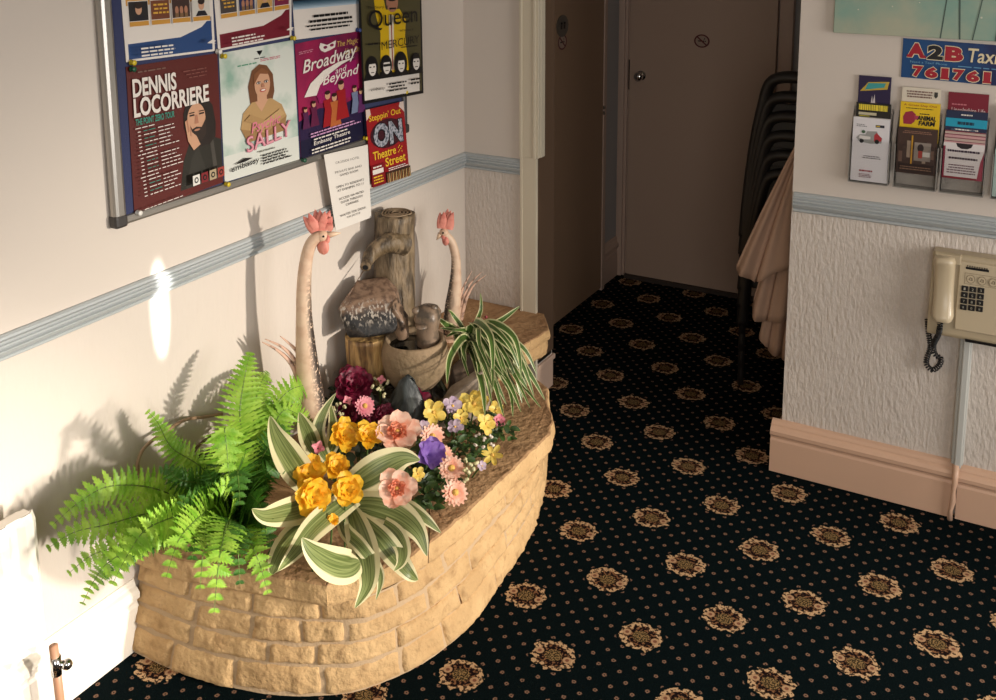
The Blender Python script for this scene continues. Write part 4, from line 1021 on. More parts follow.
frog = b.build('frog_shaped_rock', frog_m, fountain, smooth=True)
b = MB()
for px, py in ((416, 309), (434, 306)): b.sphere(at_v(POT, px, py, .012), (.012, .012, .011), 8, fun=lambda p: p+V((1, 1, 1))*.002*nz3(p, 60))
b.sphere(at_v(POT, 421, 322, .036), (.018, .018, .008), 8); b.build('bulge', frog_m, frog, smooth=True)

def rock(name, label, pts, m, seed, rough=.003, bevel=.006):
    o = hull(pts, name, m, None, seed=seed, rough=rough, bevel=bevel); return tag(o, label, 'rock')
slate = mat('blue_slate', (50, 56, 55), .45, vary=(36, (20, 25, 26), .45, .6, (1, 1, .25)), bump=(60, .6, (1, 1, .2)))
O = V((.325, .0, CAPH)); A_ = lambda px, py, d=0: at_v(O, px, py, d)
rock('slate_rock', 'dark blue green slate rock in front of the stone bowl', [A_(386, 416, .03), A_(399, 380), A_(407, 373), A_(415, 379), A_(424, 398, .02), A_(424, 420, .02), A_(404, 390, .03), A_(398, 420, .05), A_(412, 420, .05), A_(390, 400, -.03), A_(409, 377, -.02), A_(424, 410, -.03), A_(384, 420, -.03)], slate, 4)
O = V((.40, .10, CAPH))
rock('pale_rock', 'pale flat rock beside the spider plant', [A_(430, 418, .03), A_(446, 396, .02), A_(470, 381, .0), A_(487, 370, -.01), A_(494, 385, .0), A_(488, 408, .02), A_(462, 424, .03), A_(440, 424, .03), A_(450, 392, -.04), A_(485, 372, -.05), A_(492, 395, -.04), A_(436, 416, -.02)], mat('pale_stone', (172, 156, 140), .7, vary=(18, (120, 104, 88), .45, .65), bump=(60, .5)), 6)
O = V((.36, .22, CAPH))
rock('brown_rock', 'brown rock behind the pale rock, right of the bowl', [A_(446, 396), A_(452, 366), A_(468, 352), A_(486, 360), A_(490, 384), A_(456, 392, .03), A_(474, 390, .03), A_(456, 370, -.05), A_(480, 362, -.05), A_(486, 392, -.05)], mat('brown_stone', (110, 92, 76), .7, vary=(20, (66, 56, 46), .45, .65), bump=(60, .5)), 8)

# ------------------------------------------------------------------ rooster ornaments
cream = mat('rooster_cream', (214, 178, 150), .5, bump=(80, .25)); 
def speckle_material():
    m = mat('rooster_speckled', (214, 180, 152), .5); g = NG(m)
    tc = g.new('ShaderNodeTexCoord'); uv = g.new('ShaderNodeSeparateXYZ'); g.link(tc.outputs['UV'], uv.inputs[0])
    n = g.noise(150, 3, tc.outputs['Object']); n2 = g.noise(30, 3, tc.outputs['Object'])
    # the dark hand-painted stripe runs down the front of the neck
    d = g.op('ABSOLUTE', g.op('SUBTRACT', uv.outputs[0], .5))
    f = g.op('MULTIPLY', g.op('SUBTRACT', 1, g.step(d, .10, .24)), g.op('SUBTRACT', 1, g.step(uv.outputs[1], .45, .75)))
    dk = g.op('MULTIPLY', f, g.step(g.op('ADD', n, g.op('MULTIPLY', f, .12)), .46, .56))
    col = g.mix(g.step(n2, .4, .7), lin((216, 188, 162)), lin((202, 168, 142)))
    col = g.mix(dk, col, lin((58, 48, 42))); g.link(col, g.b.inputs['Base Color']); return m
speck = speckle_material()
comb_m = mat('comb_pink', (222, 142, 126), .6, vary=(40, (198, 106, 94), .45, .65)); beak_m = mat('beak_ivory', (222, 190, 160), .4); eye_m = mat('eye_black', (20, 18, 16), .2)
plume_m = mat('plume_pink', (206, 168, 146), .6, vary=(60, (120, 96, 84), .52, .66))
def rooster(label, O, sgn, spine, head, beak, comb_tips, comb_base, wattle, plumes, front_at):
    """spine: (px, py, radius) from foot to crown"""
    O = V(O); root = thing('rooster_ornament', label, 'ornament', O)
    A = lambda px, py, d=0: at_v(O, px, py, d)
    n = V((CAM.x-O.x, CAM.y-O.y, 0)).normalized(); r = V((0, 0, 1)).cross(n).normalized()   # r points to picture right
    pts = [A(px, py) for px, py, _ in spine]; rad = [q[2] for q in spine]
    # refine
    fine, fr_ = [], []
    for i in range(len(pts)-1):
        p0, p1, p2, p3 = pts[max(i-1, 0)], pts[i], pts[i+1], pts[min(i+2, len(pts)-1)]
        for k in range(6):
            f = k/6; fine.append(.5*((2*p1)+(p2-p0)*f+(2*p0-5*p1+4*p2-p3)*f*f+(3*p1-p0-3*p2+p3)*f**3)); fr_.append(rad[i]*(1-f)+rad[i+1]*f)
    fine.append(pts[-1]); fr_.append(rad[-1])
    b = MB(); rows, uvs = [], []; N = len(fine); K = 24
    for i in range(N):
        t = (fine[min(i+1, N-1)]-fine[max(i-1, 0)]).normalized(); x = t.cross(n).normalized()
        if x.dot(r)*sgn < 0: x = -x
        # angle 0 (u=.5) is the breast side, the way the bird looks
        row, ur = [], []
        for k in range(K+1):
            a = 2*math.pi*(k/K-.5); row.append(fine[i]+(x*math.cos(a)+n*math.sin(a)*.92)*fr_[i]); ur.append((k/K, i/(N-1)))
        rows.append(row); uvs.append(ur)
    b.grid(rows, uvs=uvs)
    c = rows[-1]; b.face([b.vert(q) for q in c[:-1]]); b.build('body', speck, root, smooth=True)
    hd = A(*head[:2]); b = MB(); b.sphere(hd, (head[2]*1.08, head[2]*.95, head[2]), 12); ho = b.build('head', cream, root, smooth=True)
    b = MB(); b0, b1 = A(*beak[0]), A(*beak[1]); b.tube([b0, b0.lerp(b1, .5), b1], [.0095, .0062, .0008], 10); b.build('beak', beak_m, ho, smooth=True)
    b = MB(); b.sphere(hd+n*head[2]*.90+r*sgn*head[2]*.2+V((0, 0, head[2]*.2)), .0032, 8); b.build('eye', eye_m, ho, smooth=True)
    # comb: fan of fleshy spikes
    b = MB(); cb = [A(*q) for q in comb_base]
    for k, (px, py) in enumerate(comb_tips):
        f = k/(len(comb_tips)-1); base = cb[0].lerp(cb[1], f); tip = A(px, py, .010*math.sin(k*2.1)); d = tip-base; sd = d.cross(n).normalized(); rows = []
        for i in range(7):
            q = i/6; wd = .0125*(1-q)**.6*(1+.35*math.sin(q*3)); th = .0045*(1-q)+.0006; c_ = base+d*q
            rows.append([c_+sd*wd*math.cos(a)+n*th*math.sin(a) for a in [2*math.pi*j/10 for j in range(10)]])
        b.grid(rows, closed=True)
    b.build('comb', comb_m, ho, smooth=True)
    b = MB()
    for (px, py, rx, rz, dd) in wattle: b.sphere(A(px, py, dd), (rx, rx*.6, rz), 10, fun=lambda p: p+n*.003*nz3(p, 90))
    b.build('wattle', comb_m, ho, smooth=True)
    for pl in plumes:
        P = [A(*q) for q in pl]; fine = []
        for i in range(len(P)-1):
            p0, p1, p2, p3 = P[max(i-1, 0)], P[i], P[i+1], P[min(i+2, len(P)-1)]
            for k in range(6):
                f = k/6; fine.append(.5*((2*p1)+(p2-p0)*f+(2*p0-5*p1+4*p2-p3)*f*f+(3*p1-p0-3*p2+p3)*f**3))
        fine.append(P[-1]); N = len(fine)
        b = MB(); b.tube(fine, [.0085*(1-(i/(N-1))**1.6)+.0012 for i in range(N)], 8, squash=.55); b.build('tail_plume', plume_m, root, smooth=True)
    # foot plate that it stands on
    b = MB(); b.tube([V((O.x, O.y, O.z)), V((O.x, O.y, O.z+.012))], .05, 20); b.build('foot', cream, root)
rooster('tall cream rooster ornament at the left, facing right, pink comb', (.2, -.27, CAPH), 1,
        [(327, 466, .040), (318, 440, .043), (312, 410, .038), (309, 385, .0345), (306, 350, .0265), (304, 315, .0205), (304, 285, .0185), (306, 262, .0165), (310, 246, .0155), (316, 238, .0155), (321, 236, .014)],
        (322, 236, .0165), [(327, 235), (341, 233)], [(303, 216), (308.5, 212), (315, 210), (320, 209.5), (325, 210), (330, 211), (332, 216), (332, 222)], [(315, 231), (327, 229)],
        [(323, 246, .018, .021, .006), (327, 238, .009, .012, .008)],
        [[(298, 400), (297, 378), (290, 362), (277, 350), (262, 342)], [(302, 400), (301, 376), (293, 358), (282, 347), (265, 339)], [(303, 398), (304, 372), (299, 355), (292, 346), (280, 336)]], 1)
rooster('smaller pink rooster ornament at the right, facing left, by the spider plant', (.13, .43, .352), -1,
        [(452, 338, .027), (452, 322, .029), (453, 306, .0265), (455, 288, .0215), (456, 270, .0165), (455.5, 256, .0145), (452, 243, .0135), (447, 236, .013), (443, 233, .012)],
        (444, 232.5, .0145), [(440.5, 234), (436.5, 240)], [(440, 212), (444, 210.5), (448, 209), (451, 210), (453.5, 211), (453, 216)], [(441, 228), (449, 229)],
        [(445.5, 240, .0125, .017, .006), (443, 236, .007, .010, .008)],
        [[(458, 316), (460, 300), (464, 286), (472, 271)], [(460, 318), (463, 300), (470, 284), (482, 272)], [(461, 320), (466, 300), (474, 285), (486, 275)], [(459, 322), (464, 305), (470, 292)]], -1)

# ------------------------------------------------------------------ cable loops and socket on the wall behind the fern
def catmull(P, k=8):
    P = [V(p) for p in P]; out = []
    for i in range(len(P)-1):
        p0, p1, p2, p3 = P[max(i-1, 0)], P[i], P[i+1], P[min(i+2, len(P)-1)]
        for q in range(k):
            f = q/k; out.append(.5*((2*p1)+(p2-p0)*f+(2*p0-5*p1+4*p2-p3)*f*f+(3*p1-p0-3*p2+p3)*f**3))
    out.append(P[-1]); return out
hose_m = mat('cable_buff', (150, 122, 96), .5)
loop = [(222, 414, .02), (205, 417, .02), (185, 420, .03), (165, 432, .035), (146, 446, .04), (138, 462, .045), (140, 477, .05), (150, 489, .06), (165, 494, .07), (185, 492, .085)]
b = MB(); b.tube(catmull([at(px, py, 0, x) for px, py, x in loop]), .0042, 8); tag(b.build('pump_cable', hose_m, smooth=True), 'long buff cable loop on the wall behind the fern', 'cable')
loop = [(225, 428, .04), (212, 436, .035), (200, 444, .03), (193, 454, .03), (191, 461, .03), (195, 466, .03), (203, 468, .025)]
b = MB(); b.tube(catmull([at(px, py, 0, x) for px, py, x in loop]), .0036, 8); tag(b.build('plug_cable', mat('cable_brown', (110, 84, 64), .5), smooth=True), 'short brown cable curling to the wall socket behind the fern', 'cable')
c = at(200, 461, 0, .004); root = thing('wall_socket', 'white wall socket with black plug behind the fern', 'socket', (0, c.y, c.z-.03))
b = MB(); b.box((0, c.y-.045, c.z-.04), (.010, c.y+.045, c.z+.035)); b.build('plate', white_paint, root, bevel=.003)
b = MB(); b.box((.010, c.y-.018, c.z-.012), (.034, c.y+.026, c.z+.024)); b.build('plug', mat('plug_black', (20, 18, 18), .4), root, bevel=.004)

# ------------------------------------------------------------------ leaf materials
def leaf_mat(name, c1, c2, sc_=40, rough=.42, transl=.25):
    m = mat(name, c1, rough, vary=(sc_, c2, .40, .62)); b = m.node_tree.nodes['Principled BSDF']
    b.inputs['Subsurface Weight'].default_value = 0
    if transl:
        nt = m.node_tree; tl = nt.nodes.new('ShaderNodeBsdfTranslucent'); mx = nt.nodes.new('ShaderNodeMixShader'); mx.inputs[0].default_value = transl
        src = b.inputs['Base Color'].links[0].from_socket if b.inputs['Base Color'].links else None
        if src: nt.links.new(src, tl.inputs[0])
        else: tl.inputs[0].default_value = (*lin(c1), 1)
        out = nt.nodes['Material Output']; nt.links.new(b.outputs[0], mx.inputs[1]); nt.links.new(tl.outputs[0], mx.inputs[2]); nt.links.new(mx.outputs[0], out.inputs[0])
    return m
def striped_mat(name, green1, green2, cream_, edge, centre=0.0):
    m = mat(name, green1, .38); g = NG(m)
    tc = g.new('ShaderNodeTexCoord'); uv = g.new('ShaderNodeSeparateXYZ'); g.link(tc.outputs['UV'], uv.inputs[0])
    mp = g.new('ShaderNodeMapping'); mp.inputs['Scale'].default_value = (9, .7, 1); g.link(tc.outputs['UV'], mp.inputs[0])
    n = g.noise(2.2, 4, mp.outputs[0])
    d = g.op('ABSOLUTE', g.op('SUBTRACT', uv.outputs[0], .5)); dd = g.op('ADD', d, g.op('MULTIPLY', g.op('SUBTRACT', n, .5), .22))
    gr_ = g.mix(g.step(n, .38, .62), lin(green1), lin(green2))
    col = g.mix(g.step(dd, edge-.025, edge+.025), gr_, lin(cream_))
    if centre: col = g.mix(g.op('SUBTRACT', 1, g.step(d, centre*.5, centre)), col, lin(cream_))
    g.link(col, g.b.inputs['Base Color'])
    nt = m.node_tree; tl = nt.nodes.new('ShaderNodeBsdfTranslucent'); mx = nt.nodes.new('ShaderNodeMixShader'); mx.inputs[0].default_value = .2
    nt.links.new(col, tl.inputs[0]); nt.links.new(g.b.outputs[0], mx.inputs[1]); nt.links.new(tl.outputs[0], mx.inputs[2]); nt.links.new(mx.outputs[0], nt.nodes['Material Output'].inputs[0])
    return m
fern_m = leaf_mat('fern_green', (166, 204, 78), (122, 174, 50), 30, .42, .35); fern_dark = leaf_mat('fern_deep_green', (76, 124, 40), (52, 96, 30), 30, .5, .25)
stem_g = mat('stem_green', (70, 92, 40), .6); rachis_m = mat('rachis_green', (92, 120, 44), .6)
broad = striped_mat('broad_striped_leaf', (88, 102, 52), (136, 146, 92), (220, 212, 168), .31)
spider_m = striped_mat('spider_leaf', (64, 92, 40), (92, 122, 56), (216, 214, 164), .34)
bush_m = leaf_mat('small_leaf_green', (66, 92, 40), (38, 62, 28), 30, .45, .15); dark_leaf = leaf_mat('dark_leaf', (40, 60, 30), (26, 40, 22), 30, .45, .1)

def strip_leaf(P, width, n_face, fold=.18, prof=None, twist=0.0, K=9, wav=0.0, sd=0.0):
    """leaf blade along points P; n_face is the side that shows"""
    P = [V(p) for p in P]; N = len(P); b = MB(); rows, uvs = [], []
    n_face = V(n_face).normalized()
    for i in range(N):
        f = i/(N-1); t = (P[min(i+1, N-1)]-P[max(i-1, 0)]).normalized(); s = t.cross(n_face)
        if s.length < .15: s = t.cross(V((0, 0, 1)))
        s.normalize(); nn = s.cross(t).normalized()
        if twist: s, nn = s*math.cos(twist*f)+nn*math.sin(twist*f), nn*math.cos(twist*f)-s*math.sin(twist*f)
        wd = width*(prof(f) if prof else math.sin(math.pi*min(1, f*.94+.06))**.75)
        row, ur = [], []
        for k in range(K):
            u = k/(K-1); e = 2*u-1
            row.append(P[i]+s*(e*wd*.5)+nn*(abs(e)*wd*fold*.5+wav*wd*math.sin(f*13+e*2+sd)*abs(e))); ur.append((u, f))
        rows.append(row); uvs.append(ur)
    b.grid(rows, uvs=uvs); return b

# ------------------------------------------------------------------ fern
FERN = V((.19, -.60, CAPH))
fern = thing('potted_fern', 'bright green fern spreading over the left end of the planter', 'fern', FERN)
def frond(P, width, m, nf, pairs=22, sd=0, name='frond', taper=.75, curl=.25):
    rnd = random.Random(sd); P = catmull(P, 10); N = len(P); b = MB()
    cum = [0]
    for i in range(1, N): cum.append(cum[-1]+(P[i]-P[i-1]).length)
    L = cum[-1]; nf = V(nf).normalized()
    b.tube(P, [.0022*(1-.8*i/(N-1)) for i in range(N)], 5, 1)
    for q in range(pairs):
        f = .10+.89*(q/(pairs-1)); l = L*f; j = max(0, min(N-2, next((k for k in range(N-1) if cum[k+1] >= l), N-2)))
        ff = (l-cum[j])/max(1e-9, cum[j+1]-cum[j]); p = P[j].lerp(P[j+1], min(1, ff)); t = (P[j+1]-P[j]).normalized()
        s = t.cross(nf)
        if s.length < .1: s = t.cross(V((1, 0, 0)))
        s.normalize(); nn = s.cross(t).normalized()
        ln = width*.5*(math.sin(math.pi*min(1, (f*.82+.16)))**.7)*(1.0 if f < .9 else .9)*rnd.uniform(.9, 1.08)
        gap = L*.89/(pairs-1)
        for side in (-1, 1):
            d = (s*side*.94+t*.34+nn*rnd.uniform(-.05, .14)).normalized(); e = d.cross(nn).normalized(); o = p
            M_ = 9; rows = []
            for i in range(M_+1):
                x = i/M_; hw = min(gap*.60, ln*.50)*(1-x**2.0)*(1.0 if i % 2 else .58)+.0004
                cpt = o+d*ln*x-nn*curl*.5*ln*x*x+V((0, 0, -.10*ln*x*x))
                rows.append([cpt-e*hw+d*gap*.22*(i % 2)+nn*.12*hw, cpt+nn*-.05*hw, cpt+e*hw+d*gap*.22*(i % 2)+nn*.12*hw])
            b.grid(rows)
    return b.build(name, [m, rachis_m], fern, recalc=False, smooth=False)
VN = V((.55, -.62, .56))
def F(px, py, z): return at(px, py, 2, z)
def FX(px, py, x): return at(px, py, 0, x)
base = FERN+V((0, 0, .03))
# (tip pixel, tip x, middle pixel, middle x, width, bright?)
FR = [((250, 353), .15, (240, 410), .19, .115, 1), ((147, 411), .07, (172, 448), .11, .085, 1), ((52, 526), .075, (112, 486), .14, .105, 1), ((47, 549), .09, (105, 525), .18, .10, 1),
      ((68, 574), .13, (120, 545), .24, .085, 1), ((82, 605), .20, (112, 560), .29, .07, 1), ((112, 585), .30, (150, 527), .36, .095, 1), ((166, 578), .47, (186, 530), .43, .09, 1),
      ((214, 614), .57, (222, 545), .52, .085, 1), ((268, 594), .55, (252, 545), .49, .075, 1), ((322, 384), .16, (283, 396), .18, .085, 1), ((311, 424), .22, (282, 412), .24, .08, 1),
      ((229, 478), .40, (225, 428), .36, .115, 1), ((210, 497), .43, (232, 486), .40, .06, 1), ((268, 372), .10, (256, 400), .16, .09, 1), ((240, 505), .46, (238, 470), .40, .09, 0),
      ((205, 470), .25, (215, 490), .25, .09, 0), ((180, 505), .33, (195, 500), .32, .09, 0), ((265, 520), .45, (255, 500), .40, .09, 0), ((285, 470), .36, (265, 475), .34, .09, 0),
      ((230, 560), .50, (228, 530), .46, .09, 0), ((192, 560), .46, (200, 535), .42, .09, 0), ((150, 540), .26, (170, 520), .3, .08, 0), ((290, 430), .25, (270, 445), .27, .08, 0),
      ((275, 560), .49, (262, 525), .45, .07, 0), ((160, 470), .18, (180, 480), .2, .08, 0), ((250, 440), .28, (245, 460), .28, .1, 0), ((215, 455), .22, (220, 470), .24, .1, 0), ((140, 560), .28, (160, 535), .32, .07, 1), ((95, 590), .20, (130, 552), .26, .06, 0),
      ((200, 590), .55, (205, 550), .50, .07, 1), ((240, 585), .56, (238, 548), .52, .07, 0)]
for k, (tp, tx, mp, mx_, wd, br) in enumerate(FR):
    t_, m_ = FX(*tp, tx), FX(*mp, mx_); b0 = base+V((.03*math.sin(k*2.3), .03*math.cos(k*1.7), 0))
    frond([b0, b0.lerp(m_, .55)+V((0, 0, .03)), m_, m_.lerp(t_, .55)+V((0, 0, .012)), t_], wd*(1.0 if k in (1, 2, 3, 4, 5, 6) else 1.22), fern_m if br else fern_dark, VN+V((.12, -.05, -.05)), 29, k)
b = MB(); b.sphere(FERN+V((0, 0, .03)), (.075, .07, .045), 10, fun=lambda p: V((p.x, p.y, max(p.z, CAPH+.0)))+V((0, 0, 1))*.01*nz3(p, 30)); b.build('root_crown', dark_leaf, fern, smooth=True)

# ------------------------------------------------------------------ broad striped leaf plant
DR = V((.40, -.40, CAPH))
drac = thing('striped_leaf_plant', 'plant with broad green and cream striped leaves at the planter front', 'plant', DR)
def bleaf(pts, width, prof=None, nf=VN, fold=.2, wav=.03, sd=0, root=drac, m=broad):
    P = catmull([at(px, py, 0, x) for px, py, x in pts], 7)
    return strip_leaf(P, width, nf, fold, prof, wav=wav, sd=sd).build('leaf', m, root, smooth=True, recalc=False)
lens_ = lambda f: (math.sin(math.pi*f**.74)**1.0 if 0 < f < 1 else .0)+.03
BL = [([(338, 512, .40), (318, 505, .42), (290, 512, .45), (266, 516, .47), (252, 509, .49)], .062), ([(372, 488, .43), (345, 503, .47), (316, 526, .52), (295, 552, .56), (278, 571, .57)], .055),
      ([(360, 562, .60), (349, 567, .615), (331, 563, .62), (313, 551, .615), (302, 538, .60)], .068), ([(350, 505, .44), (358, 530, .53), (366, 560, .60), (367, 585, .64), (355, 608, .65)], .062),
      ([(340, 505, .42), (370, 506, .50), (398, 515, .57), (418, 532, .63), (427, 556, .66)], .070), ([(352, 510, .45), (378, 535, .57), (395, 556, .62), (410, 574, .66), (418, 580, .665)], .050),
      ([(362, 510, .46), (392, 530, .58), (402, 548, .63), (401, 562, .655), (394, 571, .66)], .040), ([(320, 492, .36), (303, 478, .36), (287, 455, .37), (276, 435, .38), (270, 416, .385)], .068),
      ([(335, 470, .28), (322, 450, .27), (318, 430, .26), (325, 410, .26), (336, 393, .27)], .036), ([(318, 460, .26), (310, 440, .25), (304, 425, .25), (299, 412, .255)], .050),
      ([(340, 492, .42), (362, 480, .46), (385, 466, .50), (404, 458, .53), (420, 460, .56)], .080), ([(375, 505, .47), (402, 506, .55), (424, 518, .61), (441, 533, .65)], .036),
      ([(325, 510, .40), (300, 530, .46), (284, 548, .50), (274, 568, .52), (272, 575, .53)], .05), ([(340, 510, .42), (345, 530, .50), (362, 548, .58), (380, 575, .63), (376, 600, .645)], .032),
      ([(330, 500, .40), (345, 487, .42), (360, 480, .44), (372, 487, .47)], .034), ([(318, 470, .27), (332, 445, .27), (333, 425, .26), (330, 402, .26)], .036)]
for k, (pts, wd) in enumerate(BL): bleaf(pts, wd, lens_, sd=k, fold=.22 if k % 2 else .14)
b = MB(); b.tube([DR, DR+V((0, -.01, .05))], .012, 8); b.build('stem', stem_g, drac, smooth=True)

# ------------------------------------------------------------------ spider plant
SPD = V((.275, .32, CAPH))
spid = thing('spider_plant', 'spider plant with thin white edged leaves drooping right over the slab', 'plant', SPD)
tips = [((480.5, 293), .26, .0), ((520, 306), .40, .015), ((438, 318), .25, .02), ((446, 337), .28, .03), ((447, 384), .42, .06), ((480, 402), .47, .06), ((492, 404), .50, .06), ((507, 378), .47, .06), ((530, 408), .58, .06), ((545, 400), .57, .07),
        ((538, 384), .54, .08), ((526, 370), .50, .07), ((516, 403), .53, .08), ((497, 378), .46, .05), ((504, 417), .55, .06), ((523, 398), .53, .09), ((512, 392), .52, .08), ((534, 396), .56, .09), ((500, 398), .50, .07), ((452, 330), .3, .02),
        ((470, 380), .40, .05), ((521, 412), .58, .05), ((532, 378), .52, .09), ((489, 390), .48, .05), ((466, 362), .38, .03), ((440, 328), .26, .02), ((508, 352), .42, .06), ((518, 384), .50, .1), ((541, 408), .59, .05), ((485, 415), .52, .04), ((448, 310), .24, .02), ((527, 385), .53, .07), ((496, 366), .42, .06), ((513, 417), .57, .03)]
rs_ = random.Random(9)
for k in range(16): tips.append(((rs_.uniform(492, 543), rs_.uniform(372, 412)), rs_.uniform(.46, .57), rs_.uniform(.04, .10)))
for k, (tp, tx, hump) in enumerate(tips):
    t_ = at(*tp, 0, tx); b0 = SPD+V((.012*math.sin(k*2.1), .012*math.cos(k*1.3), .085)); m1 = b0.lerp(t_, .30)+V((0, 0, hump*1.1+.025)); m2 = b0.lerp(t_, .70)+V((.02*math.sin(k*3.1), .02*math.cos(k*2.3), hump*1.1))
    P = catmull([b0, m1, m2, t_], 7)
    strip_leaf(P, .019+.011*((k*7) % 5)/4, VN, .3, lambda f: (1-f**3)*.9+.06, K=7, wav=.0, sd=k).build('leaf', spider_m, spid, smooth=True, recalc=False)
b = MB(); b.tube([SPD, SPD+V((0, 0, .09))], [.03, .016], 10); b.build('crown', stem_g, spid, smooth=True)
# dark leaved sprig with pink buds behind it
c0 = V((.26, .42, .352)); root = thing('berry_sprig', 'dark leafy sprig with tiny pink berries behind the spider plant', 'flower', c0)
b = MB()
for k, (px, py) in enumerate(((482, 338), (493, 333), (500, 329), (478, 330), (488, 326), (470, 334))):
    P = catmull([at(478, 336, 0, .27), at((478+px)/2, (336+py)/2-3, 0, .28), at(px, py, 0, .29)], 6); q = strip_leaf(P, .022, VN, .2, lens_, K=5); o_n = len(b.v); b.v += q.v; b.uv += q.uv; b.f += [tuple(i+o_n for i in f) for f in q.f]; b.m += q.m
b.build('foliage', dark_leaf, root, smooth=True, recalc=False)
b = MB(); b.tube([c0, at(477, 330, 0, .28)], .002, 6); b.build('stem', stem_g, root)
for px, py in ((474, 322), (478, 319), (481, 324), (486, 317), (476, 327), (483, 320)):
    b = MB(); b.sphere(at(px, py, 0, .29), .0055, 6); b.build('berry', mat('berry_pink', (150, 60, 66), .4), root, smooth=True)

# ------------------------------------------------------------------ cut flowers
def petal(b, c, ax, dirv, length, width, cup, tilt, m=0, ruff=0.0, sd=0.0, notch=0.0, K=5, N=6, base_w=.25):
    """one petal rooted at c; ax: flower axis; dirv: outward direction; tilt: 0 flat open, 1 upright"""
    ax, dirv = V(ax).normalized(), V(dirv).normalized(); side = ax.cross(dirv).normalized(); rows = []
    for i in range(N+1):
        f = i/N; a = tilt*math.pi/2*(1-.5*f*cup); d = dirv*math.cos(a)+ax*math.sin(a); up = ax*math.cos(a)-dirv*math.sin(a)
        wd = width*(base_w+(1-base_w)*math.sin(math.pi*(f*.62+.08))**1.1) if f < .999 else width*.55
        if f > .8: wd = width*(.86 if f < .99 else .50)
        row = []
        for k in range(K):
            e = 2*k/(K-1)-1
            z = cup*width*.30*e*e + ruff*width*math.sin(7*f+5*e+sd)*f
            row.append(c+d*length*(f-(notch*(1-abs(e))*.2 if i == N else 0))+side*e*wd*.5+up*z)
        rows.append(row)
    b.grid(rows, m, uvs=[[(k/(K-1), i/N) for k in range(K)] for i in range(N+1)])
def pet_mat(name, c1, c2, sc_=60, tr=.25): return leaf_mat(name, c1, c2, sc_, .5, tr)
M_burg = pet_mat('petal_burgundy', (128, 18, 56), (88, 8, 36), 60, .15); M_yel = pet_mat('petal_golden', (252, 206, 56), (244, 180, 30), 60, .35); M_pale = pet_mat('petal_pale_yellow', (238, 214, 110), (226, 190, 80))
M_peach = pet_mat('petal_peach', (250, 212, 190), (244, 180, 152), 60, .3); M_peach_d = pet_mat('petal_deep_peach', (242, 158, 122), (232, 132, 98), 60, .3); M_pink = pet_mat('petal_pink', (236, 160, 168), (222, 128, 144)); M_purp = pet_mat('petal_purple', (152, 118, 196), (124, 88, 172), 60, .3)
M_lil = pet_mat('petal_lilac', (204, 184, 196), (176, 152, 176)); M_cream = pet_mat('petal_cream', (232, 224, 186), (210, 204, 150)); M_gold = mat('flower_centre_gold', (216, 170, 84), .8, bump=(300, .6)); M_wh = pet_mat('petal_white', (236, 226, 212), (222, 206, 190))
GROUND = CAPH
